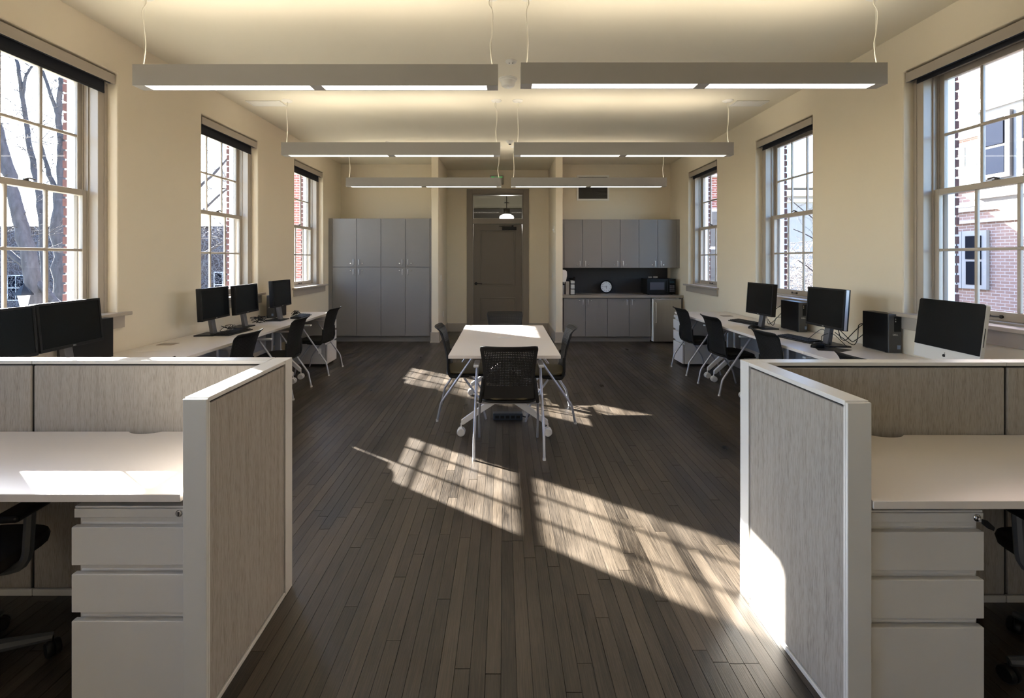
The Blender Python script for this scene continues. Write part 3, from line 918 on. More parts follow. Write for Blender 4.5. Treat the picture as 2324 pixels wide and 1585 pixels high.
# base cabinets
be = [1.106, 1.508, 1.913, 2.316, 2.716]
for ci in range(2):
    x0, x1, x2 = be[2 * ci], be[2 * ci + 1], be[2 * ci + 2]
    ox, oy = (x0 + x2) / 2, YD + 0.3
    t = thing('base_cabinet', ['grey two-door base cabinet beside the vestibule wing wall', 'grey two-door base cabinet beside the small fridge'][ci], 'cabinet', (ox, oy, 0), 0, 'base cabinets under the counter')
    T = lambda v: v - ox
    body_box(t, T(x0), T(x2), -0.28, YB - oy - 0.002, 0.095, 0.817)
    obj('toe_kick', MB().box(T(x0), T(x2), -0.235, -0.215, 0, 0.095), 'cabinet', t)
    for (a, b, hs) in ((x0, x1, 1), (x1, x2, -1)):
        hx = (b - 0.047) if hs > 0 else (a + 0.047)
        cab_door(t, T(a), T(b), 0.10, 0.808, -0.30, T(hx), 0.735, T(hx - hs * 0.06), 0.765)
ct = obj('countertop', MB().box(WRX1 + 0.002, XR - 0.002, 8.88, YB - 0.002, 0.818, 0.862), 'counter', bevel=0.002)
tag(ct, 'taupe laminate countertop over the base cabinets and small fridge', 'countertop')
bs = obj('backsplash', MB().box(WRX1 + 0.002, XR - 0.06, YB - 0.012, YB - 0.002, 0.863, 1.365), 'splash')
tag(bs, 'charcoal backsplash panel behind the clock and microwave', 'backsplash')
sp2 = obj('end_panel', MB().box(3.262, XR - 0.002, 8.93, YB - 0.01, 0.0, 0.817), 'cabinet')
tag(sp2, 'grey end panel between the small fridge and right wall', 'panel')
# fridge
t = thing('mini_fridge', 'undercounter fridge with stainless door and pale side beside base cabinets', 'fridge', (2.98, 9.1, 0))
obj('body', MB().box(-0.245, 0.255, -0.21, 0.42, 0.02, 0.805), 'white_pl', t, bevel=0.004)
d = obj('fridge_door', MB().box(-0.248, 0.255, -0.295, -0.22, 0.025, 0.80), 'steel', t, bevel=0.006)
obj('door_edge', MB().box(-0.256, -0.2485, -0.288, -0.222, 0.03, 0.795), 'white_ext', d)
hh = MB().tube([(-0.213, -0.295, 0.74), (-0.213, -0.33, 0.735), (-0.213, -0.33, 0.375), (-0.213, -0.295, 0.37)], 0.007, 8)
obj('handle', hh, 'alu', d)
obj('foot_plinth', MB().box(-0.24, 0.25, -0.18, 0.40, 0.0, 0.02), 'black', t)
# microwave
t = thing('microwave', 'black microwave oven on the right end of the counter', 'microwave', (2.95, 9.24, 0.862))
obj('body', MB().box(-0.265, 0.27, -0.17, 0.20, 0.012, 0.30), 'black', t, bevel=0.008)
d = obj('oven_door', MB().box(-0.265, 0.13, -0.19, -0.171, 0.015, 0.297), 'black', t, bevel=0.004)
obj('door_window', MB().box(-0.21, 0.06, -0.1925, -0.190, 0.095, 0.235), mat('microwave_window', (0.07, 0.07, 0.085), 0.25), d)
obj('door_handle', MB().tube([(0.105, -0.19, 0.06), (0.105, -0.215, 0.07), (0.105, -0.215, 0.25), (0.105, -0.19, 0.26)], 0.007, 8), 'black', d)
cp = obj('control_panel', MB().box(0.133, 0.27, -0.19, -0.171, 0.015, 0.297), 'screen', t, bevel=0.003)
bt = MB()
for i in range(4):
    for j in range(3):
        bt.box(0.16 + j * 0.032, 0.182 + j * 0.032, -0.193, -0.190, 0.06 + i * 0.032, 0.08 + i * 0.032)
bo = obj('keypad', bt, mat('keypad_grey', (0.06, 0.06, 0.07), 0.5), cp)
obj('display', MB().box(0.16, 0.246, -0.193, -0.190, 0.22, 0.255), mat('display_teal', (0.01, 0.025, 0.03), 0.2), cp)
for (a, b) in ((-0.22, -0.12), (0.22, -0.12), (-0.22, 0.15), (0.22, 0.15)):
    obj('foot', MB().cyl((a, b, 0), (a, b, 0.013), 0.015, 10), 'black', t)
plate('wall_outlet', 'left white outlet on the charcoal backsplash above the microwave', 'outlet', (2.905, YB - 0.012, 1.16), 'y-', 0.075, 0.05, 'none')
plate('wall_outlet', 'right wider white outlet on the charcoal backsplash above the microwave', 'outlet', (3.01, YB - 0.012, 1.162), 'y-', 0.09, 0.055, 'none')

# clock
t = thing('wall_clock', 'round black-rimmed clock with white face propped on the counter', 'clock', (2.0, 9.42, 0.863))
t.rotation_euler = (R(-7), 0, 0)
CZ = 0.128
obj('rim', MB().lathe([(0.0, 0.012), (0.118, 0.012), (0.128, 0.0), (0.128, -0.022), (0.118, -0.034), (0.106, -0.026), (0.104, -0.012)], (0, 0, CZ), 'y', 40), 'black', t)
fc = obj('dial', MB().lathe([(0.0, -0.014), (0.105, -0.014), (0.105, -0.010)], (0, 0, CZ), 'y', 40), 'clockface', t)
for k in range(1, 13):
    a = 2 * PI * k / 12
    o = obj('numeral', text_mesh(str(k), 0.03, 0.0006), 'black', fc)
    o.rotation_euler = (PI / 2, 0, 0); o.location = (0.082 * math.sin(a), -0.0155, CZ + 0.082 * math.cos(a))
def hand(ang, L, w_):
    a = R(ang)
    d_ = Vector((math.sin(a), 0, math.cos(a))); n_ = Vector((math.cos(a), 0, -math.sin(a)))
    m = MB(); ps = [d_ * -0.02 - n_ * w_, d_ * -0.02 + n_ * w_, d_ * L + n_ * w_ * .5, d_ * L - n_ * w_ * .5]
    m.add([(p.x, -0.0172, p.z + CZ) for p in ps] + [(p.x, -0.0182, p.z + CZ) for p in ps], [(0, 1, 2, 3), (4, 5, 6, 7), (0, 1, 5, 4), (1, 2, 6, 5), (2, 3, 7, 6), (3, 0, 4, 7)])
    return m
obj('hour_hand', hand(172, 0.05, 0.004), 'black', t)
obj('minute_hand', hand(271, 0.085, 0.003), 'black', t)
# paper towel dispenser, cup sleeves and rack
t = thing('towel_dispenser', 'white paper towel dispenser on the right wing wall above the counter', 'dispenser', (WRX1 + 0.055, 9.2, 1.10))
obj('housing', MB().prism([(-0.054, 0.0), (0.03, 0.0), (0.055, 0.12), (0.05, 0.2), (0.02, 0.225), (-0.054, 0.235)], -0.13, 0.13, 'y'), 'white_ext', t, bevel=0.008)
obj('towel_sheet', MB().box(-0.01, 0.012, -0.12, 0.12, -0.03, 0.0), 'paper', t)
t = thing('cup_stack', 'tall stack of white paper cups on the counter beside the wing wall', 'cups', (WRX1 + 0.035, 9.12, 0.8625))
for k in range(12):
    obj('cup', MB().lathe([(0.022, k * 0.015), (0.024, k * 0.015), (0.030, k * 0.015 + 0.014), (0.031, k * 0.015 + 0.0145)], (0, 0, 0), 'z', 14), 'paper', t)
t = thing('paper_ream', 'upright stack of lined white paper packs between cups and rack', 'paper', (1.205, 9.2, 0.8625))
for k in range(16):
    obj('sheet_bundle', MB().box(-0.03, 0.03, -0.1, 0.1, k * 0.0155, k * 0.0155 + 0.0135), 'paper', t)
t = thing('condiment_rack', 'black countertop rack with three pale trays beside the paper packs', 'rack', (1.29, 9.15, 0.8625))
b = MB().box(-0.052, -0.044, -0.13, 0.13, 0, 0.29).box(0.044, 0.052, -0.13, 0.13, 0, 0.33).box(-0.044, 0.044, 0.12, 0.13, 0, 0.31).box(-0.044, 0.044, -0.13, 0.12, 0, 0.01)
for z in (0.105, 0.2): b.box(-0.044, 0.044, -0.13, 0.12, z, z + 0.008)
obj('frame', b, 'black', t)
for (z0, z1) in ((0.012, 0.100), (0.116, 0.196), (0.211, 0.265)):
    obj('tray', MB().box(-0.038, 0.038, -0.125, 0.10, z0, z1), mat('pale_tray', (0.42, 0.45, 0.46), 0.5), t, bevel=0.003)

# ================================================================ CHAIRS
def back_point(u, v):
    hw = 0.205 + 0.022 * v - 0.015 * math.sin(PI * v)
    if v > 0.93: hw -= 0.010 * ((v - 0.93) / 0.07) ** 2
    y = -0.185 - 0.10 * v + 0.045 * (u * u) * (0.5 + 0.5 * v) - 0.028 * max(0, (v - 0.90) / 0.10) ** 1.3 + 0.018 * math.sin(PI * v)
    return (u * hw, y, 0.435 + 0.43 * v)
def back_mesh(nu=34, nv=32):
    """curved shell with a grid of real diamond-cornered holes in its upper part"""
    vs = [back_point(i / nu * 2 - 1, j / nv) for j in range(nv + 1) for i in range(nu + 1)]
    fs = []
    for j in range(nv):
        for i in range(nu):
            q = (j * (nu + 1) + i, j * (nu + 1) + i + 1, (j + 1) * (nu + 1) + i + 1, (j + 1) * (nu + 1) + i)
            if 2 <= i < nu - 2 and 8 <= j < nv - 2:
                k = len(vs); m = 0.28
                for (a, b) in ((m, m), (1 - m, m), (1 - m, 1 - m), (m, 1 - m)):
                    vs.append(back_point((i + a) / nu * 2 - 1, (j + b) / nv))
                for e in range(4):
                    fs.append((q[e], q[(e + 1) % 4], k + (e + 1) % 4, k + e))
            else:
                fs.append(q)
    me = bpy.data.meshes.new('backrest')
    me.from_pydata(vs, [], fs)
    me.polygons.foreach_set('use_smooth', [True] * len(fs))
    me.materials.append(M['black_soft'])
    return me
BACK = back_mesh()
def pad_mesh(hw, y0, y1, z, t, n=24, crown=0.012, e=4.0):
    """rounded cushion"""
    mb = MB()
    yc, hd = (y0 + y1) / 2, (y1 - y0) / 2
    rings = []
    for (sc_, dz) in ((0.0, 0), (0.90, 0), (0.98, 0.15), (1.0, 0.5), (0.975, 0.85), (0.9, 1.0), (0.55, 1.0 + crown / t * 0.3), (0.0, 1.0 + crown / t * 0.4)):
        ring = []
        for k in range(n):
            a = 2 * PI * k / n
            c, s_ = math.cos(a), math.sin(a)
            px = math.copysign(abs(c) ** (2 / e), c) * hw * sc_
            py = math.copysign(abs(s_) ** (2 / e), s_) * hd * sc_
            zz = z + t * dz - 0.018 * max(0, (py / hd)) ** 3
            ring.append((px, yc + py, zz))
        rings.append(ring)
    vs = [p for r_ in rings for p in r_]
    fs = []
    for i in range(len(rings) - 1):
        for k in range(n):
            k2 = (k + 1) % n
            fs.append((i * n + k, i * n + k2, (i + 1) * n + k2, (i + 1) * n + k))
    mb.add(vs, fs, True)
    me = mb.mesh('pad')
    return me
def soft(pts, k=0.35):
    """round the corners of a polyline"""
    pts = [Vector(p) for p in pts]; out = [pts[0]]
    for i in range(1, len(pts) - 1):
        a, b, c = pts[i - 1], pts[i], pts[i + 1]
        r_ = min((a - b).length, (c - b).length) * k
        p0 = b + (a - b).normalized() * r_; p1 = b + (c - b).normalized() * r_
        for q in range(5):
            u = q / 4
            out.append((1 - u) ** 2 * p0 + 2 * u * (1 - u) * b + u * u * p1)
    out.append(pts[-1])
    return out
def make_chair(name, label, pad, group):
    t = thing(name, label, 'chair', group=group)
    obj('seat_shell', pad_mesh(0.228, -0.20, 0.225, 0.408, 0.022), 'black_soft', t)
    obj('seat_cushion', pad_mesh(0.218, -0.19, 0.215, 0.4285, 0.030), pad, t)
    b = obj('backrest', BACK, None, t)
    s_ = b.modifiers.new('solid', 'SOLIDIFY'); s_.thickness = 0.007; s_.offset = 0
    obj('back_rim', MB().tube([back_point(-0.985, 0.5 + 0.095 * k) for k in range(5)] + [back_point(-0.985, 0.93), back_point(-0.97, 0.975), back_point(-0.93, 0.997)] + [back_point(-0.8 + 0.2 * k, 1.0) for k in range(9)] + [back_point(0.93, 0.997), back_point(0.97, 0.975), back_point(0.985, 0.93)] + [back_point(0.985, 0.88 - 0.095 * k) for k in range(5)], 0.0055, 8), 'black_soft', t)
    for s in (-1, 1):
        obj('back_support', MB().tube(soft([(s * 0.223, 0.03, 0.418), (s * 0.226, -0.15, 0.405), (s * 0.216, -0.172, 0.47), (s * 0.200, -0.172, 0.60)]), 0.014, 8, rs=None), 'black_soft', t)
        leg = MB().tube(soft([(s * 0.262, 0.10, 0.655), (s * 0.268, -0.235, 0.175), (s * 0.268, -0.27, 0.006)], 0.12), 0.011, 10)
        lo = obj('leg', leg, 'tube', t)
        obj('foot_glide', MB().lathe([(0.0125, 0.02), (0.0135, 0.0), (0.0, 0.0)], (s * 0.268, -0.2705, 0), 'z', 10), 'castwhite', lo)
        obj('leg', MB().tube(soft([(s * 0.235, -0.02, 0.40), (s * 0.248, 0.15, 0.17), (s * 0.248, 0.19, 0.006)], 0.25), 0.010, 10), 'tube', t)
        obj('armrest', MB().box(s * 0.242, s * 0.288, -0.04, 0.175, 0.652, 0.673), 'castwhite', t, bevel=0.008, seg=3)
    obj('cross_bar', MB().tube(soft([(-0.262, -0.085, 0.385), (-0.20, -0.095, 0.385), (0.20, -0.095, 0.385), (0.262, -0.085, 0.385)]), 0.010, 8), 'tube', t)
    return t
def place(o, x, y, rz): o.location = (x, y, 0); o.rotation_euler = (0, 0, rz)
g1 = 'chairs around the central table'
ch = make_chair('mesh_chair', 'black perforated-back armchair at the near end of the white table, back to the camera', 'olive', g1)
place(ch, 0.042, 3.945, 0)
dup(ch, (-0.37, 4.84, 0), R(-87), 'black perforated-back armchair at the left side of the central table')
dup(ch, (0.405, 4.765, 0), R(88), 'black perforated-back armchair at the right side of the central table')
dup(ch, (0.015, 5.83, 0), R(180), 'black perforated-back armchair at the far end of the central table')
g2 = 'chairs at the left wall desks'
cb = make_chair('mesh_chair', 'black desk chair at the left wall desks, nearest the tall cabinets', 'seat_black', g2)
place(cb, -2.56, 6.60, R(90))
# swing tag hanging below the far-left chair
dup(cb, (-2.56, 5.50, 0), R(92), 'black desk chair in the middle of the three at the left wall desks')
dup(cb, (-2.52, 3.10, 0), R(90), 'black desk chair whose backrest tip barely shows over the left partition')
dup(cb, (-2.58, 4.43, 0), R(90), 'black desk chair at the left wall desks, half hidden by the near partition')
g3 = 'chairs at the right wall desks'
dup(cb, (2.66, 6.60, 0), R(-89), 'black desk chair at the right wall desks, nearest the small fridge', g3)
dup(cb, (2.67, 5.68, 0), R(-88), 'black desk chair second from the fridge at the right wall desks', g3)
dup(cb, (2.68, 4.52, 0), R(-90), 'black desk chair at the right wall desks before the pale-edged monitor', g3)
dup(cb, (2.69, 3.33, 0), R(-90), 'black desk chair whose backrest tip just shows over the right partition', g3)

# ================================================================ TABLES
DZT = 0.752
def t_base(parent, x, y, span, zt, along='x'):
    """grey post with a splayed foot and a caster at each end; span: half length of the foot"""
    b = MB()
    b.box(x - 0.035, x + 0.035, y - 0.02, y + 0.02, 0.33, zt - 0.03)
    base = obj('leg_post', b, 'legs', parent, bevel=0.004)
    for s in (-1, 1):
        f = MB()
        f.prism([(x + s * 0.0, 0.385), (x + s * 0.03, 0.385), (x + s * span, 0.138), (x + s * span, 0.10), (x + s * (span - 0.02), 0.10), (x, 0.335)], y - 0.018, y + 0.018, 'y')
        a = obj('foot_arm', f, 'castwhite', parent, bevel=0.004)
        c = MB()
        cx_ = x + s * span
        c.lathe([(0.0, -0.032), (0.030, -0.032), (0.036, -0.026), (0.036, -0.008), (0.030, -0.006), (0.0, -0.006)], (cx_, y, 0.0365), 'y', 22)
        c.lathe([(0.0, 0.006), (0.030, 0.006), (0.036, 0.008), (0.036, 0.026), (0.030, 0.032), (0.0, 0.032)], (cx_, y, 0.0365), 'y', 22)
        c.cyl((cx_, y, 0.03), (cx_, y, 0.11), 0.0058, 8)
        obj('caster', c, 'castwhite', parent)
    return base
def top_slab(parent, x0, x1, y0, y1, z0, z1):
    o = obj('tabletop', MB().box(x0, x1, y0, y1, z0 + 0.003, z1), 'desk', parent, bevel=0.0015)
    return o
t = thing('meeting_table', 'white rectangular meeting table in the middle of the room', 'table', (0.0075, 4.795, 0))
hx, hy = 0.4545, 0.895
top_slab(t, -hx, hx, -hy, hy, DZT - 0.029, DZT)
t_base(t, 0, -hy + 0.285, 0.375, DZT)
t_base(t, 0, hy - 0.25, 0.375, DZT)
obj('beam', MB().box(-0.03, 0.03, -hy + 0.31, hy - 0.27, 0.64, 0.70), 'legs', t)
pp = MB().box(-0.065, 0.065, -0.045, 0.04, DZT, DZT + 0.0025)
po = obj('power_cover', pp, 'castwhite', t, bevel=0.001)
obj('cover_slot', MB().box(-0.035, 0.035, -0.004, 0.0, DZT + 0.0025, DZT + 0.003), 'legs', po)
obj('cable_box', MB().box(-0.06, 0.01, -0.62, -0.50, 0.36, 0.40), 'white_ext', t, bevel=0.003)
t = thing('power_strip', 'black power strip unit on the floor under the meeting table', 'power strip', (0.04, 4.62, 0))
obj('case', MB().box(-0.14, 0.14, -0.035, 0.035, 0.0, 0.065), mat('smoky_plastic', (0.03, 0.04, 0.055), 0.3), t, bevel=0.006)
for k in range(5):
    obj('socket', MB().box(-0.12 + k * 0.05, -0.085 + k * 0.05, -0.037, -0.035, 0.018, 0.045), 'black', t)
cb_ = MB().tube(soft([(0.13, 4.62, 0.05), (0.22, 4.60, 0.02), (0.26, 4.72, 0.009), (0.12, 4.9, 0.35), (0.02, 4.8, 0.62)], 0.45), 0.0055, 6)
co = obj('flex', cb_, 'black', t); co.location = (-0.04, -4.62, 0)

def long_desk(label, x0, x1, y0, y1, wall_side, group, base_y):
    ox, oy = (x0 + x1) / 2, (y0 + y1) / 2
    t = thing('work_desk', label, 'desk', (ox, oy, 0), 0, group)
    top_slab(t, x0 - ox, x1 - ox, y0 - oy + 0.001, y1 - oy - 0.001, DZT - 0.029, DZT)
    for by in base_y:
        t_base(t, 0, by - oy, 0.29, DZT)
    xm = (x1 - ox - 0.1) if wall_side > 0 else (x0 - ox + 0.1)
    obj('modesty_panel', MB().box(xm - 0.006, xm + 0.006, y0 - oy + 0.08, y1 - oy - 0.08, 0.36, DZT - 0.03), 'legs', t)
    return t
long_desk('long white desk along the left wall, farthest one, by the tall cabinets', XL + 0.015, -2.53, 5.58, 7.12, -1, 'white desks along the left wall', (5.93, 6.16))
d2 = long_desk('long white desk along the left wall, middle one, under the pair of monitors', XL + 0.015, -2.53, 4.08, 5.58, -1, 'white desks along the left wall', (4.80, 5.12))
long_desk('long white desk along the left wall, nearest the left partition', XL + 0.015, -2.53, 2.40, 4.08, -1, 'white desks along the left wall', (2.6, 3.9))
long_desk('long white desk along the right wall, farthest one, by the small fridge', 2.53, XR - 0.015, 5.58, 7.15, 1, 'white desks along the right wall', (6.03, 6.22))
long_desk('long white desk along the right wall, middle one, under two black monitors', 2.53, XR - 0.015, 4.08, 5.58, 1, 'white desks along the right wall', (4.90, 5.30))
long_desk('long white desk along the right wall, nearest, under the silver computer', 2.53, XR - 0.015, 2.40, 4.08, 1, 'white desks along the right wall', (2.6, 3.9))
def grommet(label, x, y):
    t = thing('desk_grommet', label, 'desk socket', (x, y, DZT))
    obj('plate', MB().box(-0.07, 0.07, -0.055, 0.055, 0.0, 0.0035), 'red_dark', t, bevel=0.001)
    obj('lid', MB().box(-0.05, 0.05, -0.035, 0.035, 0.0035, 0.005), 'counter', t)
grommet('small brown power hatch set in the left wall desk top', -3.07, 4.42)
grommet('small brown power hatch set in the far end of the right wall desk top', 3.05, 6.62)

# ---- pedestals
def pedestal(label, x, y, rz, mirror=1, m='file_grey', group='mobile drawer pedestals'):
    """origin at floor, front face centre; front faces -y"""
    t = thing('drawer_pedestal', label, 'drawer unit', (x, y, 0), rz, group)
    hw = 0.19
    b = MB()
    b.box(-hw, hw, 0.02, 0.50, 0.03, 0.685)
    obj('body', b, m, t, bevel=0.002)
    obj('top_lid', MB().box(-hw - 0.001, hw + 0.001, 0.0, 0.502, 0.686, 0.693), m, t, bevel=0.002)
    tb = obj('top_rail', MB().box(-hw, hw, -0.004, 0.019, 0.655, 0.6855), m, t, bevel=0.002)
    lk = MB().lathe([(0.0, -0.006), (0.008, -0.006), (0.0085, -0.003), (0.012, -0.003), (0.0125, 0.0)], (hw - 0.024, -0.004, 0.671), 'y', 20)
    lo = obj('lock', lk, 'chrome', tb)
    obj('keyhole', MB().box(hw - 0.0255, hw - 0.0225, -0.0112, -0.0102, 0.664, 0.678), 'black', tb)
    for (z0, z1) in ((0.498, 0.626), (0.339, 0.467), (0.032, 0.309)):
        d = obj('drawer_front', MB().box(-hw - 0.004 * mirror, hw - 0.004 * mirror, -0.010, 0.012, z0, z1), m, t, bevel=0.002)
        # finger pull curved strip behind the top edge
        pr = MB().prism([(0.012, z1 - 0.01), (0.0185, z1 + 0.004), (0.0185, z1 + 0.031), (0.0195, z1 + 0.031), (0.0195, z1 - 0.01)], -hw + 0.008, hw - 0.008, 'x')
        obj('finger_pull', pr, m, d)
    for (a, c) in ((-0.15, 0.05), (0.15, 0.05), (-0.15, 0.45), (0.15, 0.45)):
        obj('caster', MB().lathe([(0.0, -0.012), (0.015, -0.012), (0.0152, 0.012), (0.0, 0.012)], (a, c, 0.0153), 'x', 12), 'black', t)
    return t
pedestal('grey steel three-drawer pedestal under the left foreground desk', -1.262, 1.638, 0, 1)
pedestal('grey steel three-drawer pedestal under the right foreground desk', 1.405, 1.61, 0, 1)
pedestal('pale drawer pedestal under the far end of the left wall desks', -2.53, 7.10, R(90), 1, 'castwhite')
pedestal('pale drawer pedestal under the far end of the right wall desks', 2.57, 7.10, R(-90), 1, 'castwhite')
# key in the right lock
t = thing('key', 'black-headed key in the lock of the right foreground pedestal', 'key', (1.405 + 0.166, 1.61 - 0.011, 0.671))
obj('blade', MB().box(-0.0015, 0.0015, -0.014, -0.001, -0.004, 0.004), 'chrome', t)
obj('bow', MB().prism([(-0.006, 0.008), (0.010, 0.004), (0.034, -0.018), (0.030, -0.03), (0.012, -0.022), (-0.006, -0.008)], -0.022, -0.0145, 'y'), 'black', t, bevel=0.002)

# ================================================================ PARTITIONS
PT = 1.07
def panel_run(parent, x0, x1, y0, y1, zt=PT, face='y', ends=()):
    """one framed panel: x0..x1 by y0..y1"""
    ly = (face == 'y')
    cap = obj('top_cap', MB().box(x0, x1, y0, y1, zt - 0.016, zt), 'frame_white', parent, bevel=0.002)
    if ly:
        obj('fabric_tile', MB().box(x0 + 0.006, x1 - 0.006, y0 + 0.003, y1 - 0.003, 0.035, zt - 0.024), 'fabric', parent, bevel=0.004)
        obj('core_frame', MB().box(x0 + 0.001, x1 - 0.001, y0 + 0.012, y1 - 0.012, 0.02, zt - 0.016), 'gap', parent)
        obj('base_rail', MB().box(x0 + 0.001, x1 - 0.001, y0 + 0.001, y1 - 0.001, 0.0, 0.030), 'frame_white', parent, bevel=0.002)
    else:
        obj('fabric_tile', MB().box(x0 + 0.003, x1 - 0.003, y0 + 0.006, y1 - 0.006, 0.025, zt - 0.024), 'fabric', parent, bevel=0.004)
        obj('core_frame', MB().box(x0 + 0.012, x1 - 0.012, y0 + 0.001, y1 - 0.001, 0.01, zt - 0.016), 'gap', parent)
        obj('base_rail', MB().box(x0 + 0.001, x1 - 0.001, y0 + 0.001, y1 - 0.001, 0.0, 0.018), 'frame_white', parent, bevel=0.002)
# left
t = thing('office_partition', 'fabric panel partition with white trim around the left foreground desk', 'partition', (-0.99, 2.265, 0), 0)
LX, LY = 0.0, 0.0
T_ = 0.079
def side_panel(parent, sx):
    """side screen running toward the camera; sx = -1 body lies at -x of origin, +1 at +x"""
    a, b = (sx * T_, 0) if sx < 0 else (0, T_)
    y0, y1 = -0.665, -0.073
    obj('end_cap', MB().box(a, b, y0, y0 + 0.012, 0.0, PT - 0.004), 'frame_white', parent, bevel=0.002)
    panel_run(parent, a, b, y0 + 0.0125, y1, PT, 'x')
    obj('end_trim', MB().box(a + 0.0005, b - 0.0005, y0 + 0.0125, y0 + 0.02, 0.02, PT - 0.0165), 'frame_white', parent)
    obj('corner_post', MB().box(a, b, -0.072, 0, 0.0, PT - 0.0005), 'frame_white', parent, bevel=0.002)
before = set(bpy.data.objects)
side_panel(t, -1)
for o in set(bpy.data.objects) - before:
    o.rotation_euler = (0, 0, R(0.6))
for k in range(2):
    x1 = -T_ - 0.001 - k * 1.072
    panel_run(t, x1 - 1.070, x1, -0.072, 0, PT, 'y')
# right
t2 = thing('office_partition', 'fabric panel partition with white trim around the right foreground desk', 'partition', (1.087, 2.222, 0), R(0))
side = []
before = set(bpy.data.objects)
side_panel(t2, 1)
for o in set(bpy.data.objects) - before:
    o.rotation_euler = (0, 0, R(1.9))
for k in range(2):
    x0 = T_ + 0.001 + k * 1.072
    panel_run(t2, x0, x0 + 1.070, -0.072, 0, PT, 'y')

def cubicle_desk(label, x0, x1, y0, y1, xs, sgn):
    t = thing('workstation_desk', label, 'desk', ((x0 + x1) / 2, (y0 + y1) / 2, 0))
    ox, oy = (x0 + x1) / 2, (y0 + y1) / 2
    # top with a shallow cable scallop in its back edge
    poly = [(x0 - ox, y0 - oy), (x1 - ox, y0 - oy), (x1 - ox, y1 - oy)]
    sc0 = xs - ox
    arc = []
    for k in range(13):
        u = k / 12
        arc.append((sc0 + 0.075 - 0.15 * u, y1 - oy - 0.032 * math.sin(PI * u) ** 0.7))
    poly += arc + [(x0 - ox, y1 - oy)]
    obj('tabletop', MB().prism(poly, 0.7235, 0.750, 'z'), 'desk', t, bevel=0.002)
    xe = x0 - ox + 0.05 if sgn < 0 else x1 - ox - 0.05
    obj('support_bracket', MB().box(xe - 0.02, xe + 0.02, y0 - oy + 0.08, y1 - oy, 0.68, 0.7235), 'legs', t)
    xi = (x1 - ox - 0.03) if sgn < 0 else (x0 - ox + 0.03)
    obj('support_bracket', MB().box(xi - 0.01, xi + 0.01, y0 - oy + 0.1, y1 - oy, 0.698, 0.7235), 'legs', t)
cubicle_desk('white workstation desk inside the left foreground partition', -3.10, -1.072, 1.602, 2.188, -1.62, -1)
cubicle_desk('white workstation desk inside the right foreground partition', 1.192, 3.22, 1.557, 2.146, 1.70, 1)

# ---- task chairs
def task_chair(label, x, y, rz):
    t = thing('task_chair', label, 'chair', (x, y, 0), rz, 'office task chairs')
    obj('seat_cushion', pad_mesh(0.25, -0.24, 0.24, 0.43, 0.06), 'seat_black', t)
    bk = MB()
    vs = []; fs = []
    for j in range(7):
        for i in range(7):
            u = i / 6 * 2 - 1; v = j / 6
            vs.append((u * 0.23, -0.25 - 0.06 * v + 0.05 * u * u, 0.52 + 0.5 * v))
    for j in range(6):
        for i in range(6):
            fs.append((j * 7 + i, j * 7 + i + 1, j * 7 + i + 8, j * 7 + i + 7))
    bk.add(vs, fs, True)
    b = obj('backrest', bk, 'seat_black', t); s_ = b.modifiers.new('solid', 'SOLIDIFY'); s_.thickness = 0.03
    obj('back_stem', MB().tube(soft([(0, -0.05, 0.40), (0, -0.27, 0.40), (0, -0.31, 0.62)]), 0.02, 8), 'black', t)
    obj('gas_lift', MB().cyl((0, 0, 0.09), (0, 0, 0.43), 0.025, 14), 'black', t)
    obj('tilt_mechanism', MB().box(-0.09, 0.09, -0.1, 0.1, 0.375, 0.43), 'legs', t, bevel=0.01)
    for s in (-1, 1):
        obj('armrest', MB().box(s * 0.24, s * 0.325, -0.08, 0.17, 0.625, 0.652), 'black', t, bevel=0.012, seg=3)
        obj('arm_bracket', MB().tube(soft([(s * 0.12, 0.0, 0.415), (s * 0.29, 0.0, 0.43), (s * 0.285, 0.02, 0.628)]), 0.017, 8), 'dark_arm', t)
    for k in range(5):
        a = 2 * PI * k / 5 + 0.5
        c, s_ = math.cos(a), math.sin(a)
        obj('base_arm', MB().tube([(0.02 * c, 0.02 * s_, 0.115), (0.16 * c, 0.16 * s_, 0.10), (0.30 * c, 0.30 * s_, 0.075)], 0.022, 8, rs=[0.026, 0.022, 0.015]), 'dark_arm', t)
        ca = MB().lathe([(0.0, -0.022), (0.026, -0.022), (0.03, -0.016), (0.03, -0.004), (0.0, -0.004)], (0, 0, 0.0305), 'x', 16)
        ca.lathe([(0.0, 0.004), (0.03, 0.004), (0.03, 0.016), (0.026, 0.022), (0.0, 0.022)], (0, 0, 0.0305), 'x', 16)
        ca.cyl((0, 0, 0.03), (0, 0, 0.075), 0.0038, 6)
        co = obj('caster', ca, 'black', t); co.location = (0.30 * c, 0.30 * s_, 0); co.rotation_euler = (0, 0, a + 0.4)
    return t
task_chair('black task chair partly in view under the left foreground desk', -1.99, 1.70, R(5))
task_chair('black task chair partly in view under the right foreground desk', 2.12, 1.68, R(-6))

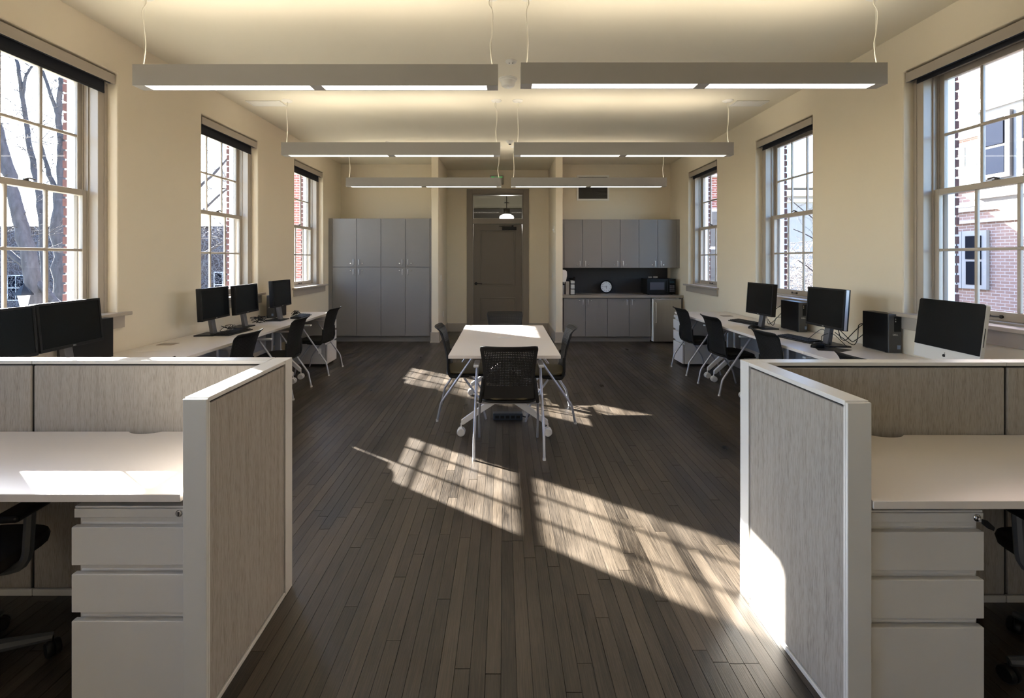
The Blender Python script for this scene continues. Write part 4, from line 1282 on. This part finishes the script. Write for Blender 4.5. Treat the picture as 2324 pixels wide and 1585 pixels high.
# ================================================================ COMPUTERS
def monitor(label, p_far, p_near, zb, zt, side, tilt, group=None, strip='black'):
    """flat monitor whose screen runs from p_near to p_far (x,y); side -1: faces +x, +1: faces -x"""
    a = Vector((p_near[0], p_near[1])); b = Vector((p_far[0], p_far[1]))
    c = (a + b) / 2
    d = (b - a); wd = d.length
    # local: x along width, -y faces the viewer of the screen
    ang = math.atan2(d.y, d.x)
    if side > 0: ang += PI   # facing -x
    t = thing('monitor', label, 'monitor', (c.x, c.y, DZT), ang, group)
    h = zt - zb; z0 = zb - DZT
    hw = wd / 2
    scr = bpy.data.objects.new('display_head', None); COL.objects.link(scr); scr.parent = t
    bpy.data.objects.remove(scr)
    head = obj('screen_housing', MB().box(-hw, hw, 0.002, 0.045, -h / 2, h / 2), 'black', t, bevel=0.004)
    head.location = (0, 0, z0 + h / 2); head.rotation_euler = (R(tilt), 0, 0)
    bz = MB().box(-hw, hw, -0.004, 0.002, h / 2 - 0.016, h / 2).box(-hw, hw, -0.004, 0.002, -h / 2, -h / 2 + 0.02).box(-hw, -hw + 0.016, -0.004, 0.002, -h / 2 + 0.02, h / 2 - 0.016).box(hw - 0.016, hw, -0.004, 0.002, -h / 2 + 0.02, h / 2 - 0.016)
    obj('bezel', bz, 'black', head, bevel=0.001)
    obj('screen', MB().box(-hw + 0.016, hw - 0.016, -0.001, 0.001, -h / 2 + 0.02, h / 2 - 0.016), 'screen', head)
    for q in (-1, 1):
        obj('side_strip', MB().box(q * (hw - 0.003), q * (hw + 0.001), 0.006, 0.03, -h / 2 + 0.004, h / 2 - 0.004), strip, head)
    m_ = text_mesh('DELL', 0.012, 0.0003)
    lg = obj('badge_lettering', m_, 'alu', head); lg.rotation_euler = (PI / 2, 0, 0); lg.location = (0, -0.0045, -h / 2 + 0.010)
    st = MB().prism([(0.0, 0.012), (0.04, 0.012), (0.085, z0 + h * 0.45), (0.050, z0 + h * 0.45)], -0.035, 0.035, 'x')
    obj('stand_neck', st, mat('stand_grey', (0.09, 0.09, 0.095), 0.4), t, bevel=0.004)
    obj('stand_foot', MB().prism([(-0.12, -0.04), (0.12, -0.04), (0.13, 0.15), (-0.13, 0.15)], 0.0, 0.012, 'z'), 'black', t, bevel=0.003)
    return t
gL = 'black monitors on the left wall desks'
monitor('black monitor at the left edge of the frame, nearest on left desks', (-2.985, 3.085), (-2.965, 2.555), 0.915, 1.235, -1, -5, gL)
monitor('black monitor before the nearest left window, right one of the near pair', (-3.03, 3.64), (-2.99, 3.105), 0.92, 1.24, -1, -5, gL)
monitor('black monitor, left one of the pair under the middle left window', (-2.985, 5.25), (-2.955, 4.72), 0.915, 1.24, -1, -3, gL)
monitor('black monitor, right one of the pair under the middle left window', (-2.945, 5.79), (-2.925, 5.265), 0.915, 1.24, -1, -3, gL)
monitor('lone black monitor between the middle and far left windows', (-2.82, 6.40), (-2.83, 5.92), 0.93, 1.262, -1, -3, gL)
gR = 'black monitors on the right wall desks'
monitor('black monitor under the middle right window, farther of the two', (2.87, 5.70), (2.895, 5.2), 0.905, 1.26, 1, -4, gR)
monitor('black monitor with pale side strip between two black computers', (2.90, 4.62), (2.905, 4.12), 0.915, 1.27, 1, -4, gR, 'tube')

def pc_tower(label, x0, x1, y0, y1, h, near, group='black desktop computers'):
    t = thing('computer_tower', label, 'computer', ((x0 + x1) / 2, (y0 + y1) / 2, DZT), 0, group)
    hx_, hy_ = (x1 - x0) / 2, (y1 - y0) / 2
    obj('case', MB().box(-hx_, hx_, -hy_ + 0.012, hy_, 0.004, h), 'black', t, bevel=0.003)
    fp = obj('front_panel', MB().box(-hx_, hx_, -hy_, -hy_ + 0.0115, 0.004, h), mat('dark_grey_bezel', (0.055, 0.055, 0.055), 0.4), t, bevel=0.002)
    obj('drive_bay', MB().box(hx_ * -0.2, hx_ * 0.85, -hy_ - 0.002, -hy_, h * 0.55, h * 0.93), 'black', fp)
    for k in range(2):
        obj('port', MB().box(-0.004, 0.004, -hy_ - 0.0035, -hy_ - 0.002, h * (0.8 + 0.06 * k), h * (0.83 + 0.06 * k)), 'chrome', fp)
    lg = obj('badge_lettering', text_mesh('DELL', 0.02, 0.0004), 'alu', fp); lg.rotation_euler = (PI / 2, 0, 0); lg.location = (0, -hy_ - 0.001, h * 0.47)
    obj('round_sticker', MB().box(hx_ * 0.3, hx_ * 0.8, -hy_ - 0.001, -hy_, h * 0.10, h * 0.20), mat('blue_sticker', (0.18, 0.25, 0.38), 0.3), fp)
    for s in (-1, 1):
        obj('foot', MB().box(-hx_ + 0.005, hx_ - 0.005, s * hy_ * 0.75 - 0.01, s * hy_ * 0.75 + 0.01, 0, 0.0045), 'black', t)
pc_tower('black desktop computer behind the farther right-hand monitor', 3.14, 3.228, 5.133, 5.476, 0.318, -1)
pc_tower('black desktop computer standing between right monitor and silver computer', 3.185, 3.29, 3.995, 4.29, 0.322, -1)
pc_tower('black computer tower behind the near pair of left monitors', -3.20, -3.10, 3.46, 3.84, 0.315, -1)
pc_tower('black computer tower behind the lone left monitor', -3.12, -3.02, 6.36, 6.72, 0.30, -1)

def keyboard(label, x, y, rz, group):
    t = thing('keyboard', label, 'keyboard', (x, y, DZT), rz, group)
    obj('case', MB().prism([(-0.075, 0), (0.075, 0), (0.075, 0.024), (0.03, 0.014), (-0.075, 0.010)], -0.22, 0.22, 'x'), 'black', t, bevel=0.003)
    km = MB()
    for r_ in range(5):
        for c_ in range(15):
            y_ = -0.058 + r_ * 0.026; x_ = -0.205 + c_ * 0.0275
            z_ = 0.0105 + (y_ + 0.075) * 0.075
            km.box(x_, x_ + 0.023, y_, y_ + 0.021, z_, z_ + 0.007)
    o = obj('keycaps', km, 'black_soft', t); o['kind'] = 'stuff'
    return t
k1 = keyboard('black keyboard before the farther right-hand monitor', 2.95, 5.90, R(-78), 'black keyboards')
dup(k1, (2.84, 4.66, DZT), R(-80), 'black keyboard before the monitor with the pale side strip', 'black keyboards')
dup(k1, (-2.84, 5.10, DZT), R(88), 'black keyboard before the paired left monitors', 'black keyboards')
dup(k1, (-2.72, 6.50, DZT), R(96), 'black keyboard before the lone left monitor', 'black keyboards')
def mouse(label, x, y):
    t = thing('computer_mouse', label, 'mouse', (x, y, DZT + 0.0025), R(80), 'black mice')
    obj('shell', pad_mesh(0.031, -0.055, 0.055, 0.0, 0.032, 18, 0.02, 2.4), 'black', t)
    obj('wheel', MB().lathe([(0.0, -0.003), (0.008, -0.003), (0.008, 0.003), (0.0, 0.003)], (0, 0.025, 0.033), 'x', 10), 'legs', t)
mouse('black mouse beside the keyboard of the farther right-hand monitor', 2.80, 5.42)
mouse('black mouse beside the keyboard of the pale-edged monitor', 2.76, 4.25)
tag(obj('mouse_pad', MB().prism([(2.68, 4.12), (2.84, 4.05), (2.98, 4.13), (2.80, 4.40)], DZT + 0.0002, DZT + 0.002, 'z'), 'black_soft'), 'thin black mat under the mouse on the right wall desk', 'mat')

def cable_bundle(name, label, pts_list, r_=0.0035):
    mb = MB()
    for pts in pts_list:
        mb.tube(soft(pts, 0.45), r_, 6)
    return tag(obj(name, mb, 'black'), label, 'cables')
def wild(x, y, z, n, spread, seed):
    rr = random.Random(seed); out = []
    for i in range(n):
        p = [(x + rr.uniform(-spread, spread) * .6, y + rr.uniform(-spread, spread), z + 0.006)]
        for k in range(5):
            p.append((x + rr.uniform(-spread, spread) * .6, y + rr.uniform(-spread, spread), z + 0.008 + rr.random() * 0.07))
        p.append((x + rr.uniform(-spread, spread) * .6, y + rr.uniform(-spread, spread), z + 0.006))
        out.append(p)
    return out
cable_bundle('cable_bundle', 'tangle of black cables behind the right one of the paired left monitors', wild(-3.0, 5.95, DZT, 5, 0.13, 3))
cable_bundle('cable_bundle', 'loose black cables under the lone left monitor', wild(-2.86, 6.68, DZT, 4, 0.11, 4))
cable_bundle('cable_bundle', 'thin black cables at the feet of the paired left monitors', wild(-2.95, 5.2, DZT, 3, 0.14, 8), 0.0028)
cable_bundle('cable_bundle', 'looped black cables between the right-hand monitor and second desktop computer', [
    [(3.0, 4.36, DZT + 0.22), (3.08, 4.42, DZT + 0.05), (3.15, 4.46, DZT + 0.02), (3.22, 4.40, DZT + 0.15), (3.24, 4.28, DZT + 0.24)],
    [(3.0, 4.38, DZT + 0.18), (3.10, 4.30, DZT + 0.04), (3.17, 4.38, DZT + 0.03), (3.22, 4.33, DZT + 0.10), (3.24, 4.29, DZT + 0.17)],
    [(2.98, 4.35, DZT + 0.12), (3.08, 4.25, DZT + 0.01), (3.15, 4.30, DZT + 0.06), (3.2, 4.36, DZT + 0.2), (3.25, 4.29, DZT + 0.2)]])
cable_bundle('cable_bundle', 'black cables between the farther right-hand monitor and its computer', [
    [(2.98, 5.48, DZT + 0.25), (3.05, 5.55, DZT + 0.10), (3.11, 5.58, DZT + 0.18), (3.17, 5.48, DZT + 0.27)],
    [(2.98, 5.5, DZT + 0.2), (3.04, 5.56, DZT + 0.02), (3.12, 5.6, DZT + 0.05), (3.18, 5.48, DZT + 0.2)],
    [(2.98, 5.45, DZT + 0.1), (3.04, 5.45, DZT + 0.01), (3.1, 5.5, DZT + 0.12), (3.17, 5.48, DZT + 0.12)]])
cable_bundle('cable_bundle', 'thin black cables around the foot of the pale-edged monitor', [
    [(2.86, 4.55, DZT + 0.02), (2.88, 4.46, DZT + 0.10), (2.92, 4.42, DZT + 0.15), (2.96, 4.38, DZT + 0.05), (2.90, 4.3, DZT + 0.015)],
    [(2.82, 4.28, DZT + 0.03), (2.86, 4.36, DZT + 0.09), (2.95, 4.34, DZT + 0.12), (2.98, 4.2, DZT + 0.02)]], 0.0028)

# silver all-in-one
a = Vector((3.03, 3.55)); b = Vector((2.99, 3.02))
c = (a + b) / 2; d = b - a
t = thing('all_in_one_computer', 'silver all-in-one computer with black glass screen on the nearest right wall desk', 'computer', (c.x, c.y, DZT), math.atan2(d.y, d.x))
hw = 0.264
hd_ = MB().prism([(-hw, -0.21), (hw, -0.21), (hw, 0.20), (hw - 0.012, 0.212), (-hw + 0.012, 0.212), (-hw, 0.20)], 0.003, 0.030, 'y')
head = obj('aluminium_shell', hd_, 'frame_white', t, bevel=0.004, seg=3)
head.location = (0, 0, 0.285); head.rotation_euler = (R(-7), 0, 0)
gl = MB().prism([(-hw + 0.001, -0.118), (hw - 0.001, -0.118), (hw - 0.001, 0.199), (hw - 0.012, 0.2105), (-hw + 0.012, 0.2105), (-hw + 0.001, 0.199)], -0.001, 0.0028, 'y')
obj('screen_glass', gl, 'screen', head)
lg = []
for k in range(26):
    a_ = 2 * PI * k / 26
    r_ = 0.0115 * (1 + 0.10 * math.cos(2 * a_) - 0.10 * max(0, math.sin(a_)) ** 8 - 0.12 * max(0, -math.sin(a_)) ** 10)
    x_, z_ = r_ * math.cos(a_), r_ * math.sin(a_) * 1.05
    dx_, dz_ = x_ - 0.0155, z_ - 0.001
    dd = math.hypot(dx_, dz_)
    if dd < 0.0075: x_ = 0.0155 + dx_ / dd * 0.0075; z_ = 0.001 + dz_ / dd * 0.0075
    lg.append((x_, z_ - 0.163))
lm = MB().prism(lg, 0.0015, 0.003, 'y')
lm.prism([(0.0, -0.1485), (0.003, -0.149), (0.0055, -0.1455), (0.005, -0.1425), (0.002, -0.1440), (0.0, -0.1465)], 0.0015, 0.003, 'y')
obj('fruit_emblem', lm, 'black', head)
obj('slot', MB().box(hw - 0.001, hw + 0.001, 0.012, 0.016, -0.06, 0.06), 'gap', head)
obj('stand', MB().prism([(0.02, 0.006), (0.06, 0.006), (0.065, 0.26), (0.045, 0.26)], -0.09, 0.09, 'x'), 'alu', t, bevel=0.003)
obj('stand_foot', MB().box(-0.1, 0.1, -0.09, 0.10, 0.0, 0.006), 'alu', t, bevel=0.002)
# tag under the far left chair
tg = tag(obj('paper_tag', MB().box(-2.41, -2.372, 6.285, 6.287, 0.30, 0.365), 'paper'), 'small white paper tag hanging under the left desk chair nearest the cabinets', 'tag')
tg2 = None

# ================================================================ OUTSIDE
GZ = -4.0
struct('ground', MB().box(-90, 90, -60, 120, GZ - 0.3, GZ), 'ground')

def tree(name, label, root, segs, twig_seed, twig_n, twig_from, mtw='twig', tw_len=(0.5, 1.5), group=None, tw_r=0.012):
    """segs: list of (points, r0, r1); first is trunk"""
    t = thing(name, label, 'tree', root, 0, group)
    o = Vector(root)
    rr = random.Random(twig_seed)
    def wob(pts, n=5, a=0.12):
        pts = [Vector(p) for p in pts]; out = []
        for i in range(len(pts) - 1):
            p0, p1 = pts[i], pts[i + 1]
            pm = pts[max(i - 1, 0)]; pn = pts[min(i + 2, len(pts) - 1)]
            for q in range(n):
                u = q / n
                v = 0.5 * ((2 * p0) + (-pm + p1) * u + (2 * pm - 5 * p0 + 4 * p1 - pn) * u * u + (-pm + 3 * p0 - 3 * p1 + pn) * u ** 3)
                out.append(v + Vector((rr.uniform(-a, a), rr.uniform(-a, a), 0)) * 0.35)
        out.append(pts[-1]); return out
    limbs = []
    for i, (pts, r0, r1) in enumerate(segs):
        w_ = wob(pts, 5, r0 * 0.5)
        n = len(w_)
        rs = [r0 + (r1 - r0) * k / (n - 1) for k in range(n)]
        mb = MB().tube([p - o for p in w_], r0, 12 if r0 > 0.1 else 8, rs=rs)
        obj('trunk' if i == 0 else 'branch', mb, 'bark', t)
        limbs.append((w_, rs))
    tw = MB()
    def grow(p, d, L, r_, depth):
        q = p + d * L
        mid = p + d * L * 0.5 + Vector((rr.uniform(-1, 1), rr.uniform(-1, 1), rr.uniform(-0.5, 0.8))) * L * 0.10
        tw.tube([p - o, mid - o, q - o], r_, 4, rs=[r_, r_ * 0.75, r_ * 0.45])
        if depth > 0:
            for _ in range(rr.choice((2, 3, 3))):
                nd = (d + Vector((rr.uniform(-1, 1), rr.uniform(-1, 1), rr.uniform(-0.6, 0.9))) * 0.75).normalized()
                s_ = p + (q - p) * rr.uniform(0.3, 1.0)
                grow(s_, nd, L * rr.uniform(0.5, 0.75), r_ * 0.62, depth - 1)
    for k in range(twig_n):
        li = rr.choice(limbs[twig_from:] if len(limbs) > twig_from else limbs)
        idx = rr.randrange(len(li[0]) // 3, len(li[0]))
        d = Vector((rr.uniform(-1, 1), rr.uniform(-1, 1), rr.uniform(-0.2, 0.9))).normalized()
        grow(li[0][idx], d, rr.uniform(*tw_len), tw_r, 3)
    to = obj('twigs', tw.mesh('twigs', fix=False), mtw, t); to['kind'] = 'stuff'
    return t
def pt(px, py, Y): return (px_x(px, Y), Y, EYE + (CY - py) * Y / F)
def px_x(px, Y): return (px - CX) * Y / F
# tree A: stout trunk that forks, filling the right part of the nearest left window
Y = 16.0
base = (px_x(140, Y), Y, GZ)
tree('bare_tree', 'stout bare tree with forked trunk, outside the nearest left window', base, [
    ([(base[0], Y, GZ), pt(150, 700, Y), pt(140, 560, Y), pt(140, 430, Y)], 0.34, 0.22),
    ([pt(140, 440, Y), pt(138, 340, Y), pt(133, 260, Y), pt(140, 180, Y), pt(152, 110, Y)], 0.12, 0.05),
    ([pt(134, 268, Y), pt(112, 205, Y), pt(88, 140, Y)], 0.07, 0.03),
    ([pt(140, 350, Y), pt(160, 300, Y), pt(190, 240, Y)], 0.09, 0.04),
    ([pt(130, 440, Y), pt(108, 385, Y), pt(92, 320, Y)], 0.10, 0.035),
], 21, 44, 1, tw_r=0.013)
# tree B: leaning trunk, left part of the window
Y = 13.0
base = (px_x(75, Y), Y + 0.3, GZ)
tree('bare_tree', 'bare tree leaning left outside the nearest left window', base, [
    ([base, pt(75, 640, Y), pt(45, 500, Y), pt(22, 400, Y), pt(-10, 280, Y)], 0.21, 0.10),
    ([pt(22, 400, Y), pt(-20, 330, Y), pt(-60, 260, Y)], 0.12, 0.05),
    ([pt(130, 690, Y), pt(60, 610, Y), pt(0, 560, Y), pt(-60, 540, Y)], 0.09, 0.06),
], 5, 30, 0, tw_len=(0.5, 1.3), tw_r=0.011)
# tree C: thin limb between them
Y = 18.0
base = (px_x(110, Y), Y, GZ)
tree('bare_tree', 'slender bare tree between the stout and the leaning one', base, [
    ([base, pt(100, 560, Y), pt(86, 430, Y), pt(66, 320, Y), pt(50, 210, Y), pt(36, 120, Y)], 0.14, 0.05),
    ([pt(52, 220, Y), pt(60, 170, Y), pt(84, 140, Y)], 0.06, 0.03),
], 9, 34, 0, tw_len=(0.6, 1.6), tw_r=0.013)
Y = 17.0
base = (px_x(430, Y), Y, GZ)
tree('bare_tree', 'bare tree with thin drooping branches seen through the middle left window', base, [
    ([base, pt(425, 560, Y), pt(415, 420, Y), pt(425, 300, Y)], 0.18, 0.10),
    ([pt(420, 450, Y), pt(480, 400, Y), pt(530, 345, Y)], 0.06, 0.03),
    ([pt(420, 520, Y), pt(490, 450, Y), pt(530, 420, Y)], 0.05, 0.03),
    ([pt(420, 600, Y), pt(490, 560, Y), pt(535, 530, Y)], 0.06, 0.03),
], 14, 30, 1, tw_len=(0.4, 1.2))
# dark ivy-covered building far left
Y = 30.0
t = thing('ivy_building', 'long dark brick building covered in bare creeper, beyond the left windows', 'building', (-26, 33, GZ))
obj('wall', MB().box(-16, 11, -3, 3, 0, 7.55), 'brickdark', t)
obj('roof', MB().prism([(-3.4, 7.55), (3.4, 7.55), (0, 9.4)], -16.3, 11.3, 'x'), 'roof_slate', t)
for (x, z) in ((-30.2, 0.4), (-27.3, 0.4), (-24.4, 0.4), (-19.9, 0.6), (-17.4, 0.6), (-19.9, -2.4), (-17.4, -2.4), (-27.3, -2.6), (-24.4, -2.6)):
    wv = obj('window', MB().box(x + 26 - 0.55, x + 26 + 0.55, -3.08, -3.001, z + 4 - 1.45, z + 4 + 0.15), 'white_ext', t)
    for (u0, u1) in ((-0.47, -0.03), (0.03, 0.47)):
        for (v0, v1) in ((-1.38, -0.68), (-0.62, 0.08)):
            obj('pane', MB().box(x + 26 + u0, x + 26 + u1, -3.10, -3.081, z + 4 + v0, z + 4 + v1), 'glass_dark', wv)
cr_ = MB(); rr = random.Random(31)
for k in range(11000):
    x_ = rr.uniform(-16, 11); z_ = rr.uniform(1.0, 7.6); y_ = -3.12 - rr.random() * 1.3
    a_ = rr.uniform(0, PI); L = rr.uniform(0.15, 0.7)
    dx_, dz_ = math.cos(a_) * L / 2, math.sin(a_) * L / 2
    cr_.tube([(x_ - dx_, y_, z_ - dz_), (x_ + rr.uniform(-.05, .05), y_ - 0.05, z_ + rr.uniform(-.05, .05)), (x_ + dx_, y_ + rr.uniform(-.1, .1), z_ + dz_)], 0.009, 3)
o = obj('creeper_stems', cr_.mesh('creeper', fix=False), 'creeper', t); o['kind'] = 'stuff'
# lamp post
t = thing('lamp_post', 'old-fashioned black lantern post outside the nearest left window', 'lamp', (px_x(54, 12.5), 12.5, GZ))
obj('post', MB().lathe([(0.10, 0.0), (0.10, 0.3), (0.05, 0.5), (0.04, 4.15), (0.07, 4.2), (0.07, 4.26)], seg=12), 'black', t)
obj('lantern_glass', MB().lathe([(0.07, 4.27), (0.13, 4.60), (0.0, 4.60)], seg=6), 'flame', t)
obj('lantern_cage', MB().lathe([(0.20, 4.60), (0.19, 4.63), (0.09, 4.78), (0.03, 4.84), (0.0, 4.93)], seg=6), 'black', t)
# portico with white cornice (middle left window)
t = thing('portico_building', 'white corniced building with a slate roof beyond the middle left window', 'building', (-9.5, 22, GZ))
obj('wall', MB().box(-1.2, 4.0, 0, 6, 0, 9.2), 'stone', t)
obj('cornice', MB().box(-3.2, 4.2, -0.4, 6, 8.85, 9.15).box(-3.4, 4.4, -0.6, 6, 9.15, 9.5).box(-3.0, 4.0, -0.2, 5.8, 8.5, 8.85), 'white_ext', t, bevel=0.03)
obj('roof', MB().prism([(-2.4, 9.5), (4.4, 9.5), (4.4, 10.8), (0.6, 10.8)], 0.2, 5.5, 'y'), 'roof_slate', t)
for x in (-2.7,):
    for yy in (0.2, 5.0):
        obj('column', MB().lathe([(0.24, 0), (0.24, 0.3), (0.19, 0.4), (0.16, 8.1), (0.24, 8.3), (0.24, 8.5)], (x, yy, 0), 'z', 18), 'white_ext', t)
# brick wing beyond the far left window
t = thing('brick_wing', 'red brick wing with dark windows beyond the farthest left window', 'building', (-5.2, 15.5, GZ))
obj('wall', MB().box(-1.35, 1.6, -0.5, 1.0, 0, 9.6), 'brickwall', t)
obj('stone_band', MB().box(-1.42, 1.6, -0.56, -0.501, 4.45, 4.9), 'white_ext', t)
for z in (4.95, 7.6, 1.6):
    wv = obj('window', MB().box(-0.95, -0.05, -0.56, -0.501, z, z + 1.9), 'white_ext', t)
    for (v0, v1) in ((0.08, 0.92), (0.98, 1.82)):
        obj('pane', MB().box(-0.87, -0.13, -0.58, -0.561, z + v0, z + v1), 'glass_dark', wv)

# ---- right: sunlit building parallel to the room
FX = 12.0
t = thing('brick_hall', 'sunlit pale brick building with bay window beyond the nearest right window', 'building', (FX, 12, GZ))
obj('wall', MB().box(0, 6, -9, 1.9, 0, 13), 'brickpink', t)
def zz(py, Y_, X_=None): return EYE + (CY - py) * Y_ / F - GZ
obj('cornice', MB().box(-0.18, 0, -9, 1.95, 8.65, 8.78).box(-0.3, 0, -9, 2.05, 8.78, 8.88), 'white_ext', t, bevel=0.01)
obj('belt_course', MB().box(-0.12, 0, -9, 1.95, 6.75, 6.86).box(-0.2, 0, -9, 2.0, 6.86, 6.98).box(-0.1, 0, -9, 1.95, 6.45, 6.52), 'white_ext', t, bevel=0.01)
obj('eave', MB().box(-0.6, 6.3, -9, 2.5, 12.6, 12.9), 'white_ext', t)
def far_window(parent, y, z0, z1, hw_, fm, gm, x=0.0):
    fr_ = MB().box(x - 0.09, x - 0.001, y - hw_ - 0.1, y + hw_ + 0.1, z0 - 0.08, z1 + 0.1)
    o = obj('window', fr_, fm, parent, bevel=0.01)
    zm = (z0 + z1) / 2
    obj('pane', MB().box(x - 0.10, x - 0.0905, y - hw_ + 0.02, y + hw_ - 0.02, z0 + 0.03, zm - 0.03), gm, o)
    obj('pane', MB().box(x - 0.115, x - 0.0905, y - hw_ + 0.02, y + hw_ - 0.02, zm + 0.03, z1 - 0.03), gm, o)
for (y, hw_) in ((0.73, 0.28), (0.06, 0.22)):
    far_window(t, y, 7.35, 8.45, hw_, 'stone', 'glass_pale')
for (y, hw_) in ((0.95, 0.27), (0.25, 0.22), (-2.2, 0.4), (-3.6, 0.4)):
    far_window(t, y, 4.85, 6.15, hw_, 'stone', 'glass_dark')
for y in (0.9, -0.2, -2.5):
    far_window(t, y, 1.4, 3.0, 0.3, 'stone', 'glass_dark')
by = obj('bay', MB().prism([(0, -0.25), (-0.75, -0.55), (-0.75, -2.4), (0, -2.8)], 7.1, 9.0, 'z'), 'stone', t)
obj('bay_cornice', MB().prism([(0, -0.1), (-0.9, -0.45), (-0.9, -2.5), (0, -2.95)], 9.0, 9.25, 'z').prism([(0, -0.2), (-0.82, -0.5), (-0.82, -2.45), (0, -2.85)], 6.95, 7.1, 'z'), 'white_ext', by, bevel=0.02)
tp = MB()
tp.add([(0, -0.25, 6.95), (-0.75, -0.55, 6.95), (-0.75, -2.4, 6.95), (0, -2.8, 6.95), (0, -0.9, 6.35), (-0.12, -1.0, 6.35), (-0.12, -1.9, 6.35), (0, -2.1, 6.35)],
       [(0, 1, 5, 4), (1, 2, 6, 5), (2, 3, 7, 6), (4, 5, 6, 7)])
obj('bay_corbel', tp, 'stone', by)
far_window(t, -0.98, 7.45, 8.75, 0.26, 'win_frame_dark', 'glass_dark', -0.75)
far_window(t, -1.85, 7.45, 8.75, 0.26, 'win_frame_dark', 'glass_dark', -0.75)
# distant pale house across
t = thing('pale_house', 'distant pale house with white cornice beyond the middle right window', 'building', (19, 32, GZ))
obj('wall', MB().box(-3, 8, 0, 6, 0, 9.7), 'stone', t)
obj('cornice', MB().box(-3.5, 8.5, -0.5, 6.5, 9.7, 10.05).box(-3.8, 8.8, -0.8, 6.8, 10.2, 10.5).box(-3.2, 8.2, -0.2, 6.2, 9.3, 9.5), 'white_ext', t, bevel=0.03)
obj('roof', MB().prism([(-4.0, 10.5), (-1.6, 10.5), (-4.0, 11.3)], -0.5, 6, 'y'), 'roof_slate', t)
# brick wing right
t = thing('brick_wing', 'red brick wing with white band beyond the farthest right window', 'building', (6.5, 16.5, GZ))
obj('wall', MB().box(-1.2, 1.55, -0.5, 1.0, 0, 9.8), 'brickwall', t)
obj('stone_band', MB().box(-1.2, 1.6, -0.6, -0.501, 8.25, 8.75), 'white_ext', t)
wv = obj('window', MB().box(-0.4, 0.9, -0.56, -0.501, 4.6, 7.2), 'white_ext', t)
for (v0, v1) in ((4.7, 5.85), (5.95, 7.1)):
    for (u0, u1) in ((-0.32, 0.2), (0.28, 0.82)):
        obj('pane', MB().box(u0, u1, -0.58, -0.561, v0, v1), 'glass_pale', wv)
wv = obj('window', MB().box(-0.4, 0.9, -0.56, -0.501, 1.4, 3.9), 'white_ext', t)
obj('pane', MB().box(-0.32, 0.82, -0.58, -0.561, 1.5, 3.8), 'glass_dark', wv)
# shrubs right
def shrub(label, x, y, z0, rx, h, n, m, seed, mleaf=None):
    t = thing('shrub', label, 'shrub', (x, y, z0), 0, 'shrubs outside the right windows')
    rr = random.Random(seed); mb = MB()
    for k in range(n):
        th = rr.uniform(0, 2 * PI); el = rr.uniform(0.1, 1.4)
        rr0 = rr.uniform(0.0, 1.0) ** 0.5
        p = Vector((math.cos(th) * rx * rr0, math.sin(th) * rx * rr0, rr.uniform(0.15, 1.0) * h * (1 - 0.35 * rr0)))
        d = Vector((rr.uniform(-1, 1), rr.uniform(-1, 1), rr.uniform(-0.6, 1))).normalized() * rr.uniform(0.15, 0.5)
        mb.tube([p, p + d * 0.5 + Vector((0, 0, 0.03)), p + d], 0.009, 3)
    o = obj('stems', mb.mesh('stems', fix=False), m, t); o['kind'] = 'stuff'
    obj('main_stem', MB().tube([(0, 0, 0), (0.05, 0, h * 0.3), (0.1, 0.05, h * 0.55)], 0.06, 8, rs=[0.08, 0.06, 0.03]), 'bark', t)
    if mleaf:
        lf_ = MB()
        for k in range(900):
            p = Vector((rr.gauss(0, rx * 0.4), rr.gauss(0, rx * 0.4), rr.uniform(0, 0.7) * h))
            a_ = rr.uniform(0, 2 * PI); s_ = 0.06
            u_ = Vector((math.cos(a_), math.sin(a_), rr.uniform(-.5, .5))) * s_; v_ = Vector((-math.sin(a_), math.cos(a_), rr.uniform(-.8, .8))) * s_ * 0.5
            lf_.add([p - u_, p + v_, p + u_, p - v_], [(0, 1, 2, 3)])
        o = obj('leaves', lf_.mesh('leaves', fix=False), mleaf, t); o['kind'] = 'stuff'
shrub('pale dry bushy shrub filling the lower part of the middle right window', 11.6, 19.0, GZ, 1.9, 6.6, 7500, 'twig_pale', 3)
shrub('dark evergreen shrub at the left foot of the middle right window view', 8.0, 13.6, GZ, 0.6, 4.4, 700, 'twig_pale', 4, 'leaf')
shrub('green leafy shrub beyond the farthest right window', 5.7, 13.4, GZ, 0.7, 5.2, 700, 'twig', 6, 'leaf')
Y = 17.0
base = (px_x(1900, Y), Y, GZ)
tree('bare_tree', 'bare tree whose fine branches reach into the middle right window', base, [
    ([base, pt(1905, 560, Y), pt(1900, 440, Y)], 0.16, 0.09),
    ([pt(1903, 600, Y), pt(1850, 545, Y), pt(1800, 520, Y)], 0.03, 0.012),
    ([pt(1903, 540, Y), pt(1850, 500, Y), pt(1790, 450, Y)], 0.03, 0.012),
    ([pt(1903, 680, Y), pt(1850, 620, Y), pt(1810, 590, Y)], 0.03, 0.015),
], 44, 14, 1, tw_len=(0.4, 1.0), tw_r=0.010)
